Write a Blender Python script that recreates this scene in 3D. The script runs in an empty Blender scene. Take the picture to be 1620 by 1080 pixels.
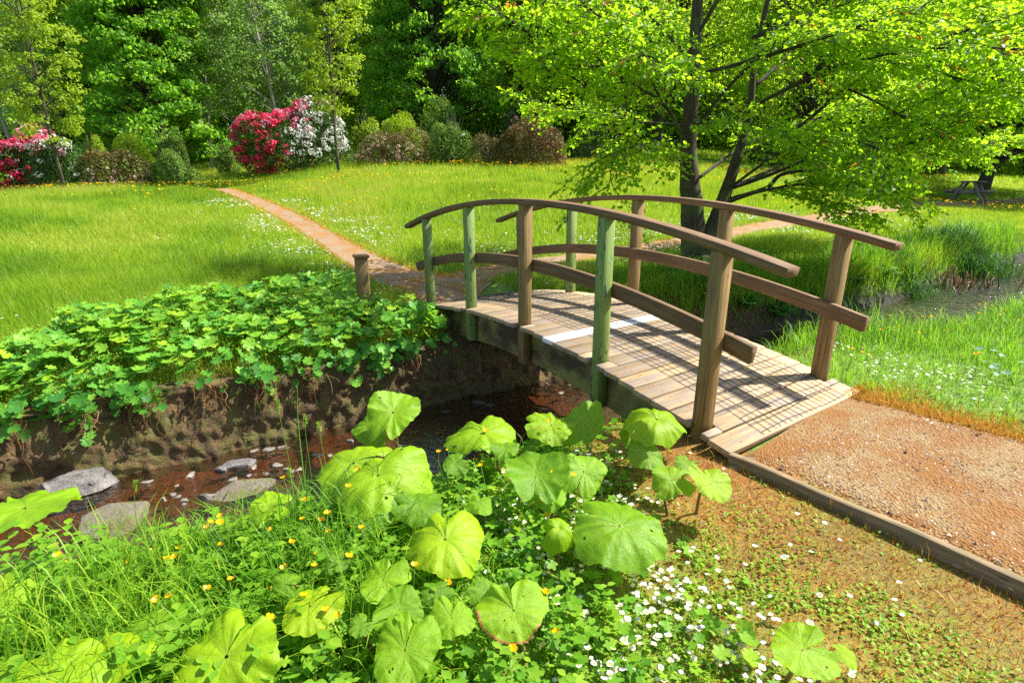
import bpy, math
import numpy as np
from mathutils import Vector
SC = bpy.context.scene
COL = SC.collection
PI = math.pi
RNG = np.random.default_rng(11)

# ------------------------------------------------------------------ camera
F, PITCH, CAMH = 901.0, 0.288, 1.45           # focal length in photo pixels, tilt down, eye height
cam_d = bpy.data.cameras.new('camera'); cam = bpy.data.objects.new('camera', cam_d); COL.objects.link(cam)
cam.location = (0, 0, CAMH); cam.rotation_euler = (PI / 2 - PITCH, 0, 0)
cam_d.sensor_width = 36; cam_d.lens = 36 * F / 1620; cam_d.clip_start = 0.05; cam_d.clip_end = 1000
SC.camera = cam
# ------------------------------------------------------------------ sky
SUN_DIR = np.array([0.818, 0.243, 1.0]); SUN_DIR /= np.linalg.norm(SUN_DIR)
world = bpy.data.worlds.new('World'); SC.world = world; world.use_nodes = True
wn = world.node_tree; bg = wn.nodes['Background']
sky = wn.nodes.new('ShaderNodeTexSky'); sky.sky_type = 'NISHITA'; sky.sun_disc = False
sky.sun_elevation = math.asin(SUN_DIR[2]); sky.sun_rotation = math.atan2(SUN_DIR[0], SUN_DIR[1])
sky.air_density = 1.0; sky.dust_density = 1.5
wn.links.new(sky.outputs[0], bg.inputs[0]); bg.inputs[1].default_value = 0.10
# ------------------------------------------------------------------ sun
sd = bpy.data.lights.new('sun', 'SUN'); sd.energy = 5.0; sd.angle = math.radians(0.5); sd.color = (1.0, 0.94, 0.84)
sun = bpy.data.objects.new('sun', sd); COL.objects.link(sun); sun.location = (20, 8, 30)
sun.rotation_euler = Vector(SUN_DIR.tolist()).to_track_quat('Z', 'Y').to_euler()
# ------------------------------------------------------------------ exposure
SC.view_settings.view_transform = 'Standard'; SC.view_settings.look = 'None'
SC.view_settings.exposure = 1.12; SC.view_settings.gamma = 1.0
SC.cycles.max_bounces = 8; SC.cycles.transparent_max_bounces = 12; SC.cycles.use_denoising = False

# ------------------------------------------------------------------ helpers
def nrm(v):
    v = np.asarray(v, float); return v / (np.linalg.norm(v, axis=-1, keepdims=True) + 1e-12)
def ray(u, v):
    x = (u - 810) / F; y = -(v - 540) / F; c, s = math.cos(PITCH), math.sin(PITCH)
    return np.array([x, c + y * s, -s + y * c])
def at(u, v, d):                                # point seen at pixel u,v of the photograph, d metres ahead
    r = ray(u, v); return r / r[1] * d + np.array([0, 0, CAMH])
def tag(o, label=None, cat=None, group=None, kind=None):
    if label: o['label'] = label
    if cat: o['category'] = cat
    if group: o['group'] = group
    if kind: o['kind'] = kind
    return o
def empty(name, loc, label=None, cat=None, group=None, rz=0):
    o = bpy.data.objects.new(name, None); COL.objects.link(o); o.empty_display_size = 0.1
    o.location = tuple(float(a) for a in loc); o.rotation_euler = (0, 0, rz)
    return tag(o, label, cat, group)
class Soup:
    """collects vertices, triangles and per-vertex values of ONE mesh object"""
    def __init__(s): s.v = []; s.f = []; s.r = []; s.t = []; s.g = []; s.m = []; s.n = 0
    def add(s, v, f, rnd=0.5, tv=0.0, gc=None, mat=0):
        v = np.asarray(v, float).reshape(-1, 3); f = np.asarray(f, int)
        if f.shape[1] == 4: f = np.concatenate([f[:, [0, 1, 2]], f[:, [0, 2, 3]]])
        s.v.append(v); s.f.append(f + s.n); n = len(v)
        s.r.append(np.broadcast_to(np.asarray(rnd, float), (n,))); s.t.append(np.broadcast_to(np.asarray(tv, float), (n,)))
        s.g.append(v if gc is None else np.asarray(gc, float).reshape(-1, 3)); s.m.append(np.full(len(f), mat)); s.n += n
        return s
    def inst(s, T, pos, R, scale, rnd=None, mat=0):
        """copies of the template T=(verts, tris, tv) with rotations R (N,3,3)"""
        tv_, tf, tt = T; N = len(pos); V = len(tv_)
        if N == 0: return s
        sc = np.asarray(scale, float)
        if sc.ndim == 1: sc = np.repeat(sc[:, None], 3, 1)
        vv = np.einsum('nij,nvj->nvi', R, tv_[None] * sc[:, None, :]) + pos[:, None, :]
        ff = (tf[None] + (np.arange(N) * V)[:, None, None]).reshape(-1, 3)
        rnd = RNG.random(N) if rnd is None else rnd
        return s.add(vv.reshape(-1, 3), ff, np.repeat(rnd, V), np.tile(tt, N), mat=mat)
    def build(s, name, mats, parent=None, smooth=False, origin=None):
        v = np.concatenate(s.v).astype(np.float32); f = np.concatenate(s.f).astype(np.int32)
        me = bpy.data.meshes.new(name)
        o = bpy.data.objects.new(name, me)
        g = np.concatenate(s.g).astype(np.float32)
        if origin is None and parent is not None: origin = np.array(parent['o'] if 'o' in parent else parent.matrix_world.translation)
        if parent is not None:
            pl = np.array(parent.location) + (np.array(parent.parent.location) if parent.parent else 0)
            off = pl
        else: off = np.zeros(3) if origin is None else np.array(origin)
        v = v - off.astype(np.float32)
        me.vertices.add(len(v)); me.vertices.foreach_set('co', v.ravel())
        me.loops.add(f.size); me.loops.foreach_set('vertex_index', f.ravel())
        me.polygons.add(len(f)); me.polygons.foreach_set('loop_start', np.arange(0, f.size, 3, dtype=np.int32))
        try: me.polygons.foreach_set('loop_total', np.full(len(f), 3, dtype=np.int32))
        except Exception: pass
        for m in (mats if isinstance(mats, (list, tuple)) else [mats]): me.materials.append(m)
        me.polygons.foreach_set('material_index', np.concatenate(s.m).astype(np.int32))
        if smooth: me.polygons.foreach_set('use_smooth', np.ones(len(f), bool))
        me.update(calc_edges=True)
        a = me.attributes.new('rnd', 'FLOAT', 'POINT'); a.data.foreach_set('value', np.concatenate(s.r).astype(np.float32))
        a = me.attributes.new('tv', 'FLOAT', 'POINT'); a.data.foreach_set('value', np.concatenate(s.t).astype(np.float32))
        a = me.attributes.new('gc', 'FLOAT_VECTOR', 'POINT'); a.data.foreach_set('vector', g.ravel())
        COL.objects.link(o)
        if parent is not None: o.parent = parent
        elif origin is not None: o.location = tuple(float(a) for a in origin)
        return o
def rotm(yaw, tilt=0.0, roll=0.0):
    """rotation matrices: roll about local z first, then tilt about x, then yaw about z"""
    yaw, tilt, roll = np.broadcast_arrays(*[np.atleast_1d(np.asarray(a, float)) for a in (yaw, tilt, roll)])
    def rz(a):
        c, s = np.cos(a), np.sin(a); z = np.zeros_like(a); o = z + 1
        return np.stack([np.stack([c, -s, z], -1), np.stack([s, c, z], -1), np.stack([z, z, o], -1)], -2)
    def rx(a):
        c, s = np.cos(a), np.sin(a); z = np.zeros_like(a); o = z + 1
        return np.stack([np.stack([o, z, z], -1), np.stack([z, c, -s], -1), np.stack([z, s, c], -1)], -2)
    return rz(yaw) @ rx(tilt) @ rz(roll)
def frames(dirs, normals):
    """matrices with local y along dirs and local z near normals"""
    y = nrm(dirs); x = nrm(np.cross(y, normals)); z = np.cross(x, y)
    return np.stack([x, y, z], -1)
def tube(pts, rad, n=6, cap=True, squash=None):
    pts = np.asarray(pts, float); k = len(pts); rad = np.broadcast_to(np.asarray(rad, float), (k,))
    d = nrm(np.gradient(pts, axis=0)); up = np.array([0.0, 0, 1]) if abs(d[0][2]) < .9 else np.array([1.0, 0, 0])
    V = []; a = np.arange(n) * 2 * PI / n; x = np.cross(d[0], up)
    for i in range(k):
        x = x - d[i] * (x @ d[i]); x = nrm(x); y = np.cross(d[i], x)
        V.append(pts[i] + rad[i] * (np.cos(a)[:, None] * x + np.sin(a)[:, None] * y))
    V = np.concatenate(V); Fq = []
    for i in range(k - 1):
        for j in range(n):
            j2 = (j + 1) % n; Fq.append([i * n + j, i * n + j2, (i + 1) * n + j2, (i + 1) * n + j])
    Fq = np.array(Fq); T = np.concatenate([Fq[:, [0, 1, 2]], Fq[:, [0, 2, 3]]])
    if cap:
        T = np.concatenate([T, [[0, j + 1, j] for j in range(1, n - 1)], [[(k - 1) * n, (k - 1) * n + j, (k - 1) * n + j + 1] for j in range(1, n - 1)]])
    L = np.concatenate([[0], np.cumsum(np.linalg.norm(np.diff(pts, axis=0), axis=1))])
    gc = np.stack([np.repeat(L, n), np.tile(np.cos(a), k) * .1, np.tile(np.sin(a), k) * .1], -1)
    return V, T, gc
def catmull(P, m=6):
    P = np.asarray(P, float); Q = np.vstack([2 * P[0] - P[1], P, 2 * P[-1] - P[-2]]); out = []
    for i in range(1, len(Q) - 2):
        for t in np.arange(m) / m:
            a, b, c, d = Q[i - 1], Q[i], Q[i + 1], Q[i + 2]
            out.append(.5 * (2 * b + (c - a) * t + (2 * a - 5 * b + 4 * c - d) * t * t + (-a + 3 * b - 3 * c + d) * t ** 3))
    out.append(P[-1]); return np.array(out)
def vnoise(x, y, sc=1.0, seed=0):
    """cheap smooth 2-D value noise in 0..1"""
    x = np.asarray(x, float) / sc + 100.3; y = np.asarray(y, float) / sc + 57.7
    xi = np.floor(x).astype(int); yi = np.floor(y).astype(int); fx = x - xi; fy = y - yi
    fx = fx * fx * (3 - 2 * fx); fy = fy * fy * (3 - 2 * fy)
    def h(a, b):
        n = (a * 374761393 + b * 668265263 + seed * 974634777) & 0xffffffff
        n = ((n ^ (n >> 13)) * 1274126177) & 0xffffffff
        return ((n ^ (n >> 16)) & 0xffff) / 65535.0
    return (h(xi, yi) * (1 - fx) + h(xi + 1, yi) * fx) * (1 - fy) + (h(xi, yi + 1) * (1 - fx) + h(xi + 1, yi + 1) * fx) * fy
def fbm(x, y, sc=1.0, seed=0):
    return .55 * vnoise(x, y, sc, seed) + .3 * vnoise(x, y, sc * .47, seed + 1) + .15 * vnoise(x, y, sc * .21, seed + 2)
def sstep(a, b, x):
    t = np.clip((x - a) / (b - a), 0, 1); return t * t * (3 - 2 * t)

# ------------------------------------------------------------------ materials
def mat_new(name):
    m = bpy.data.materials.new(name); m.use_nodes = True; nt = m.node_tree
    return m, nt, nt.nodes['Principled BSDF']
def N(nt, t, **k):
    n = nt.nodes.new('ShaderNode' + t)
    for a, b in k.items():
        if a.startswith('i_'):
            key = a[2:].replace('_', ' ')
            try: n.inputs[int(key)].default_value = b
            except ValueError: n.inputs[key].default_value = b
        else: setattr(n, a, b)
    return n
def ramp(nt, fac, stops, interp='LINEAR'):
    r = N(nt, 'ValToRGB'); r.color_ramp.interpolation = interp
    e = r.color_ramp.elements
    while len(e) < len(stops): e.new(0.5)
    for k, (p, c) in enumerate(stops):
        e[k].position = p; e[k].color = (*c, 1) if len(c) == 3 else c
    nt.links.new(fac, r.inputs[0]); return r.outputs[0]
def mixc(nt, fac, a, b, mode='MIX'):
    m = N(nt, 'Mix', data_type='RGBA', blend_type=mode); L = nt.links.new
    if isinstance(fac, (int, float)): m.inputs[0].default_value = fac
    else: L(fac, m.inputs[0])
    for s, v in ((6, a), (7, b)):
        if isinstance(v, tuple): m.inputs[s].default_value = (*v, 1)
        else: L(v, m.inputs[s])
    return m.outputs[2]
def noise(nt, vec, scale, detail=4, rough=.55, dist=0):
    n = N(nt, 'TexNoise'); n.inputs['Scale'].default_value = scale; n.inputs['Detail'].default_value = detail
    n.inputs['Roughness'].default_value = rough; n.inputs['Distortion'].default_value = dist
    if vec is not None: nt.links.new(vec, n.inputs['Vector'])
    return n.outputs[0]
def mapv(nt, src, scale):
    m = N(nt, 'Mapping'); m.inputs['Scale'].default_value = scale; nt.links.new(src, m.inputs[0]); return m.outputs[0]
def bump(nt, h, strength, dist, p, chain=None):
    b = N(nt, 'Bump'); b.inputs['Strength'].default_value = strength; b.inputs['Distance'].default_value = dist
    nt.links.new(h, b.inputs['Height']); nt.links.new(b.outputs[0], p.inputs['Normal']); return b
def attr(nt, name): return N(nt, 'Attribute', attribute_name=name)
def m_leaf(name, cols, trans=(0.3, 0.5, 0.02), tf=0.4, rough=.45, tip=None, base_dark=None, spec=.2):
    """leaf: colour by each leaf's own random value; light passes through"""
    m, nt, p = mat_new(name); L = nt.links.new
    a = attr(nt, 'rnd'); k = len(cols)
    c = ramp(nt, a.outputs['Fac'], [(i / max(1, k - 1), cc) for i, cc in enumerate(cols)])
    if tip: c = mixc(nt, ramp(nt, attr(nt, 'tv').outputs['Fac'], [(.45, (0, 0, 0)), (1, (.9, .9, .9))]), c, tip)
    p.inputs['Roughness'].default_value = rough; p.inputs['Specular IOR Level'].default_value = spec
    L(c, p.inputs['Base Color'])
    t = N(nt, 'BsdfTranslucent'); tc = mixc(nt, .62, c, trans); L(tc, t.inputs[0])
    mx = N(nt, 'MixShader'); mx.inputs[0].default_value = tf
    L(p.outputs[0], mx.inputs[1]); L(t.outputs[0], mx.inputs[2]); L(mx.outputs[0], nt.nodes['Material Output'].inputs[0])
    return m
def m_plain(name, c, rough=.6):
    m, nt, p = mat_new(name); p.inputs['Base Color'].default_value = (*c, 1); p.inputs['Roughness'].default_value = rough; return m
def m_wood(name, cols, green=None, patch=None, rough=.75, stain=None):
    """weathered timber: grain along x of the gc attribute, one tint per board"""
    m, nt, p = mat_new(name); L = nt.links.new
    g = attr(nt, 'gc').outputs['Vector']; r = attr(nt, 'rnd').outputs['Fac']
    off = N(nt, 'VectorMath', operation='ADD'); L(g, off.inputs[0]); cmb = N(nt, 'CombineXYZ')
    mu = N(nt, 'Math', operation='MULTIPLY'); mu.inputs[1].default_value = 37.0; L(r, mu.inputs[0])
    for q in range(3): L(mu.outputs[0], cmb.inputs[q])
    L(cmb.outputs[0], off.inputs[1]); v = off.outputs[0]
    grain = noise(nt, mapv(nt, v, (3, 60, 60)), 1.0, 6, .65, .6)
    blot = noise(nt, v, 5.0, 4, .6)
    c = ramp(nt, grain, [(.33, cols[0]), (.5, cols[1]), (.67, cols[2])])
    c = mixc(nt, ramp(nt, blot, [(.38, (0, 0, 0)), (.68, (.75, .75, .75))]), c, cols[3])
    tint = ramp(nt, r, [(0, (.62, .59, .56)), (.5, (1, 1, 1)), (1, (1.3, 1.18, .95))])
    c = mixc(nt, 1.0, c, tint, 'MULTIPLY')
    vo = N(nt, 'TexVoronoi'); vo.inputs['Scale'].default_value = 6.0; L(mapv(nt, v, (.6, 2, 2)), vo.inputs['Vector'])
    c = mixc(nt, ramp(nt, vo.outputs['Distance'], [(0.02, (.85, .85, .85)), (.1, (0, 0, 0))]), c, (.05, .028, .012))
    if stain:
        sn = noise(nt, mapv(nt, v, (1.2, 14, 2)), 1.6, 5, .6)
        c = mixc(nt, ramp(nt, sn, [(.42, (0, 0, 0)), (.6, (1, 1, 1))]), c, stain)
    if patch:
        pn = noise(nt, mapv(nt, v, (2.2, 9, 9)), 2.2, 6, .7)
        c = mixc(nt, ramp(nt, pn, [(.58, (0, 0, 0)), (.62, (1, 1, 1))]), c, patch)
    L(c, p.inputs['Base Color']); p.inputs['Roughness'].default_value = rough
    bump(nt, grain, .8, .005, p)
    return m
def m_rock(name, a, b, moss=None, wet=False, sc=7.0):
    m, nt, p = mat_new(name); L = nt.links.new
    tc = N(nt, 'TexCoord').outputs['Object']; n1 = noise(nt, tc, sc, 8, .65); n2 = noise(nt, tc, sc * 6, 4, .7)
    c = mixc(nt, ramp(nt, n1, [(.32, (0, 0, 0)), (.68, (1, 1, 1))]), a, b)
    c = mixc(nt, ramp(nt, n2, [(.35, (.5, .5, .5)), (.6, (0, 0, 0))]), c, tuple(x * .45 for x in a))
    if moss:
        c = mixc(nt, ramp(nt, noise(nt, tc, sc * .8, 10, .72), [(.49, (0, 0, 0)), (.54, (.9, .9, .9))]), c, moss)
    L(c, p.inputs['Base Color']); p.inputs['Roughness'].default_value = .3 if wet else .85
    bump(nt, n2, .9, .02, p); return m

M = {}
M['meadow'] = m_leaf('meadow_grass', [(.07, .21, .012), (.15, .33, .016), (.24, .41, .02), (.36, .45, .04), (.5, .42, .16)], (.6, .75, .03), .45)
M['grass'] = m_leaf('lush_grass', [(.04, .15, .012), (.11, .27, .015), (.21, .38, .02), (.36, .46, .03)], (.35, .7, .03), .45)
M['straw'] = m_leaf('dry_straw', [(.5, .26, .03), (.62, .38, .05), (.7, .48, .09), (.55, .26, .04)], (.6, .3, .05), .25)
M['moss_red'] = m_leaf('rusty_moss', [(.32, .07, .010), (.46, .15, .015), (.56, .27, .025), (.42, .38, .035)], (.6, .25, .05), .25)
M['rosette'] = m_leaf('rosette_leaves', [(.08, .22, .015), (.17, .34, .02), (.28, .42, .03), (.2, .36, .02)], (.5, .75, .03), .35)
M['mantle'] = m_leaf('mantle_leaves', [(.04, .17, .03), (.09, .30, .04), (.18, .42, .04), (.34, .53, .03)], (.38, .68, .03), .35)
M['mantle_flower'] = m_leaf('mantle_flowers', [(.25, .42, .03), (.36, .5, .04)], (.5, .75, .04), .4)
M['weed'] = m_leaf('weed_leaves', [(.06, .19, .015), (.15, .33, .02), (.28, .43, .03)], (.4, .7, .03), .4)
M['hazel'] = m_leaf('tree_leaves', [(.06, .20, .01), (.11, .30, .012), (.19, .40, .015), (.31, .47, .02)], (.60, .90, .02), .66)
M['bronze'] = m_leaf('bronze_leaves', [(.30, .12, .02), (.42, .22, .03)], (.6, .3, .03), .5)
M['darkleaf'] = m_leaf('dark_tree_leaves', [(.07, .21, .03), (.12, .31, .035), (.20, .41, .04), (.34, .50, .05)], (.45, .8, .03), .6)
M['midleaf'] = m_leaf('mid_tree_leaves', [(.10, .26, .02), (.18, .36, .025), (.29, .45, .03), (.42, .50, .04)], (.58, .85, .03), .62)
M['birchleaf'] = m_leaf('birch_leaves', [(.08, .19, .04), (.14, .28, .055), (.22, .36, .08), (.34, .44, .16)], (.42, .66, .1), .55)
M['limeleaf'] = m_leaf('young_tree_leaves', [(.13, .24, .015), (.24, .36, .02), (.36, .46, .04)], (.55, .75, .04), .45)
M['rhodo'] = m_leaf('shrub_leaves', [(.025, .08, .015), (.05, .12, .02), (.09, .17, .04)], (.15, .3, .03), .15, .35)
M['rhodo2'] = m_leaf('shrub_light_leaves', [(.06, .16, .02), (.14, .27, .04), (.24, .36, .07)], (.3, .45, .04), .3)
M['azalea'] = m_leaf('yellow_green_leaves', [(.17, .32, .01), (.3, .46, .015), (.4, .52, .03)], (.55, .75, .03), .4)
M['twig'] = m_leaf('twiggy_leaves', [(.10, .06, .025), (.17, .11, .04), (.17, .20, .05), (.30, .32, .11)], (.3, .2, .05), .2)
M['brownleaf'] = m_leaf('bronzed_shrub_leaves', [(.09, .045, .02), (.16, .08, .028), (.14, .15, .035), (.25, .23, .07)], (.3, .15, .04), .2)
M['red'] = m_leaf('red_petals', [(.55, .012, .05), (.75, .03, .10), (.85, .09, .2)], (.8, .05, .12), .3)
M['pink'] = m_leaf('pink_petals', [(.75, .12, .25), (.8, .25, .4), (.85, .5, .6)], (.9, .3, .4), .3)
M['white'] = m_leaf('white_petals', [(.75, .72, .70), (.85, .83, .8)], (.9, .88, .85), .3)
M['palepink'] = m_leaf('pale_pink_petals', [(.75, .55, .5), (.8, .45, .45)], (.9, .6, .5), .3)
M['purple'] = m_leaf('purple_petals', [(.35, .06, .3), (.4, .1, .4)], (.5, .1, .5), .3)
M['yellow'] = m_leaf('buttercup_petals', [(.85, .42, .0), (.9, .55, .01)], (.95, .6, .0), .3, .3)
M['centre'] = m_plain('daisy_centre', (.8, .5, .01))
M['stem'] = m_leaf('green_stem', [(.1, .25, .03), (.2, .35, .04)], (.3, .5, .03), .2)
M['stalk_red'] = m_leaf('reddish_stalk', [(.22, .12, .06), (.28, .2, .07)], (.4, .3, .1), .15)
M['rush'] = m_leaf('rush_stems', [(.012, .06, .015), (.025, .1, .02), (.05, .16, .02)], (.15, .4, .03), .25)
M['fern'] = m_leaf('fern_leaves', [(.04, .16, .03), (.08, .24, .05), (.14, .3, .07)], (.3, .6, .06), .4)
M['dead'] = m_leaf('dead_leaves', [(.10, .045, .02), (.2, .1, .04), (.34, .2, .09)], (.3, .15, .05), .15)
M['silver'] = m_leaf('silver_leaves', [(.12, .28, .12), (.25, .38, .25)], (.3, .5, .2), .25)
WB = [(.11, .06, .018), (.23, .135, .042), (.36, .225, .08), (.20, .14, .045)]
M['wood'] = m_wood('weathered_timber', WB)
M['rail'] = m_wood('rail_timber', [(.09, .046, .018), (.18, .098, .042), (.28, .165, .08), (.14, .075, .032)])
M['greenpost'] = m_wood('green_painted_timber', [(.11, .19, .045), (.16, .26, .065), (.22, .33, .09), (.21, .26, .055)], patch=(.012, .06, .045))
M['plank'] = m_wood('deck_timber', [(.24, .16, .09), (.42, .30, .18), (.56, .43, .28), (.50, .34, .14)], stain=(.30, .24, .18))
M['beam'] = m_wood('mossy_beam', [(.12, .10, .03), (.21, .18, .055), (.28, .25, .08), (.22, .26, .06)], stain=(.06, .035, .016))
M['board'] = m_wood('edging_timber', [(.14, .09, .04), (.26, .17, .085), (.42, .30, .16), (.13, .12, .045)])
M['grey_wood'] = m_wood('grey_timber', [(.12, .10, .09), (.22, .18, .16), (.36, .31, .28), (.12, .08, .06)])
M['wire'] = m_plain('galvanised_wire', (.05, .05, .055), .5)
M['iron'] = m_plain('iron_bolt', (.45, .16, .07), .6)
def m_whiteplank():
    m, nt, p = mat_new('white_painted_plank'); L = nt.links.new; g = attr(nt, 'gc').outputs['Vector']
    n = noise(nt, mapv(nt, g, (4, 30, 30)), 1.2, 6, .7)
    c = mixc(nt, ramp(nt, n, [(.56, (0, 0, 0)), (.64, (1, 1, 1))]), (.80, .80, .78), (.40, .33, .26))
    L(c, p.inputs['Base Color']); p.inputs['Roughness'].default_value = .6; bump(nt, n, .3, .002, p); return m
M['whiteplank'] = m_whiteplank()
def m_bark(name, a, b, sc=1.0, lichen=None):
    m, nt, p = mat_new(name); L = nt.links.new; g = attr(nt, 'gc').outputs['Vector']
    n = noise(nt, mapv(nt, g, (4 * sc, 60, 60)), 1.0, 6, .7, .8)
    c = mixc(nt, ramp(nt, n, [(.35, (0, 0, 0)), (.65, (1, 1, 1))]), a, b)
    if lichen: c = mixc(nt, ramp(nt, noise(nt, g, 3.0, 5, .6), [(.5, (0, 0, 0)), (.62, (.8, .8, .8))]), c, lichen)
    L(c, p.inputs['Base Color']); p.inputs['Roughness'].default_value = .9; bump(nt, n, .8, .02, p); return m
M['bark'] = m_bark('grey_brown_bark', (.025, .018, .012), (.11, .08, .052), 1, (.09, .12, .04))
M['darkbark'] = m_bark('dark_bark', (.03, .024, .016), (.08, .06, .042))
M['birchbark'] = m_bark('pale_bark', (.16, .15, .12), (.42, .40, .36), .5)
M['rock'] = m_rock('grey_rock', (.13, .12, .115), (.27, .25, .235))
M['rock_tan'] = m_rock('tan_rock', (.14, .12, .085), (.28, .24, .18), moss=(.13, .13, .04))
M['rock_wet'] = m_rock('wet_rock', (.08, .065, .05), (.22, .19, .16), wet=True)
M['pebble'] = m_rock('pebble_rock', (.18, .155, .13), (.42, .38, .33), sc=14)
M['wall'] = m_rock('mossy_stone', (.035, .021, .009), (.21, .13, .045), moss=(.10, .095, .02), sc=7)
def m_ground():
    """soil, moss and turf by world position masks stored per vertex: rnd = turf 0..1, tv = wet bed/dark bank 0..1"""
    m, nt, p = mat_new('ground_soil'); L = nt.links.new
    pos = N(nt, 'NewGeometry').outputs['Position']
    n1 = noise(nt, pos, 2.2, 6, .65); n2 = noise(nt, pos, 28, 5, .75); n3 = noise(nt, pos, 90, 3, .8)
    soil = mixc(nt, ramp(nt, n1, [(.35, (0, 0, 0)), (.65, (1, 1, 1))]), (.33, .12, .018), (.19, .08, .02))
    soil = mixc(nt, ramp(nt, n2, [(.42, (0, 0, 0)), (.62, (.8, .8, .8))]), soil, (.27, .22, .03))
    soil = mixc(nt, ramp(nt, n3, [(.5, (0, 0, 0)), (.6, (.8, .8, .8))]), soil, (.06, .03, .015))
    turf = mixc(nt, ramp(nt, n2, [(.35, (0, 0, 0)), (.65, (1, 1, 1))]), (.07, .15, .014), (.17, .27, .02))
    bed = mixc(nt, ramp(nt, n2, [(.40, (0, 0, 0)), (.6, (1, 1, 1))]), (.06, .025, .01), (.26, .11, .04))
    bed = mixc(nt, ramp(nt, n1, [(.5, (0, 0, 0)), (.64, (.7, .7, .7))]), bed, (.11, .085, .045))
    sx = N(nt, 'SeparateXYZ'); L(pos, sx.inputs[0]); mr = N(nt, 'MapRange'); L(sx.outputs[0], mr.inputs[0]); mr.inputs[1].default_value = 2.2; mr.inputs[2].default_value = 3.6
    bed = mixc(nt, mr.outputs[0], bed, (.022, .018, .008))      # bed painted darker upstream, standing in for the dark bank mirrored in the water
    c = mixc(nt, attr(nt, 'rnd').outputs['Fac'], soil, turf); c = mixc(nt, attr(nt, 'tv').outputs['Fac'], c, bed)
    L(c, p.inputs['Base Color']); p.inputs['Roughness'].default_value = .9; bump(nt, n2, .6, .03, p)
    return m
M['ground'] = m_ground()
def m_gravel(name, a, b, cst, moss):
    m, nt, p = mat_new(name); L = nt.links.new; pos = N(nt, 'NewGeometry').outputs['Position']
    n1 = noise(nt, pos, 2.6, 5, .6); n2 = noise(nt, pos, 45, 4, .7)
    vo = N(nt, 'TexVoronoi'); vo.inputs['Scale'].default_value = 75; L(pos, vo.inputs['Vector'])
    c = mixc(nt, ramp(nt, n2, [(.38, (0, 0, 0)), (.56, (1, 1, 1))]), a, b)
    g = mixc(nt, 1.0, vo.outputs['Color'], (1, 1, 1), 'SATURATION')
    c = mixc(nt, ramp(nt, g, [(.45, (0, 0, 0)), (.6, (.9, .9, .9))]), c, cst)
    c = mixc(nt, ramp(nt, n1, [(.40, (.0, .0, .0)), (.58, (.85, .85, .85))]), c, mixc(nt, n2, moss, tuple(x * .5 for x in moss)))
    L(c, p.inputs['Base Color']); p.inputs['Roughness'].default_value = .9; bump(nt, vo.outputs['Distance'], .8, .012, p); return m
M['path'] = m_gravel('path_gravel', (.11, .07, .04), (.22, .14, .075), (.34, .24, .15), (.42, .20, .045))
M['nearpath'] = m_gravel('mossy_gravel', (.06, .028, .008), (.16, .085, .026), (.29, .20, .09), (.30, .115, .010))
def m_water():
    m, nt, p = mat_new('stream_water'); L = nt.links.new; pos = N(nt, 'NewGeometry').outputs['Position']
    n1 = noise(nt, mapv(nt, pos, (7, 11, 1)), 1.0, 3, .55, 1.2); n2 = noise(nt, mapv(nt, pos, (30, 38, 1)), 1.0, 2, .5, .5)
    ad = N(nt, 'Math', operation='MULTIPLY_ADD'); L(n2, ad.inputs[0]); ad.inputs[1].default_value = .45; L(n1, ad.inputs[2])
    tr = N(nt, 'BsdfTransparent'); tr.inputs[0].default_value = (.60, .44, .30, 1)
    gl = N(nt, 'BsdfGlossy'); gl.inputs['Roughness'].default_value = .06; gl.inputs[0].default_value = (1, 1, 1, 1)
    b = N(nt, 'Bump'); b.inputs['Strength'].default_value = .6; b.inputs['Distance'].default_value = .03; L(ad.outputs[0], b.inputs['Height'])
    L(b.outputs[0], gl.inputs['Normal']); fr = N(nt, 'Fresnel'); fr.inputs[0].default_value = 1.2; L(b.outputs[0], fr.inputs['Normal'])
    mx = N(nt, 'MixShader'); fm_ = N(nt, 'Math', operation='MULTIPLY'); fm_.inputs[1].default_value = .42; L(fr.outputs[0], fm_.inputs[0]); L(fm_.outputs[0], mx.inputs[0]); L(tr.outputs[0], mx.inputs[1]); L(gl.outputs[0], mx.inputs[2])
    L(mx.outputs[0], nt.nodes['Material Output'].inputs[0]); return m
M['water'] = m_water()

# ------------------------------------------------------------------ terrain
def tps_fit(P, z):
    n = len(P); r = np.linalg.norm(P[:, None] - P[None], axis=2); K = np.where(r > 0, r * r * np.log(r + 1e-9), 0) + np.eye(n) * .05
    A = np.zeros((n + 3, n + 3)); A[:n, :n] = K; A[:n, n] = 1; A[:n, n + 1:] = P; A[n, :n] = 1; A[n + 1:, :n] = P.T
    return np.linalg.solve(A, np.concatenate([z, np.zeros(3)]))
CP = []
for x, y, z in [(0, 0, -.1), (-1.6, 1.2, -.06), (-2.7, 2.1, -.10), (1.0, 2.0, -.11), (1.9, 1.0, -.13), (3.1, 3.0, -.02), (2.4, 3.76, -.02), (1.2, 2.9, -.06), (4.5, 4.8, -.12), (6.3, 6.6, -.15),
                (9, 5, .0), (-5, -2, -.1), (-3.6, 1.2, -.06), (10, 10.2, -.1), (-1.3, 6.6, .0), (0, 7.2, -.0), (-3.5, 6.2, 0), (-6, 5.5, .02), (4.8, 9.2, -.03), (2, 8, 0), (8, 12.6, -.02),
                (14, 5, .1), (0, -15, 0), (25, 0, .3), (-25, 0, .2), (60, -40, 1), (-60, -40, 1)]: CP.append((x, y, z))
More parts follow.
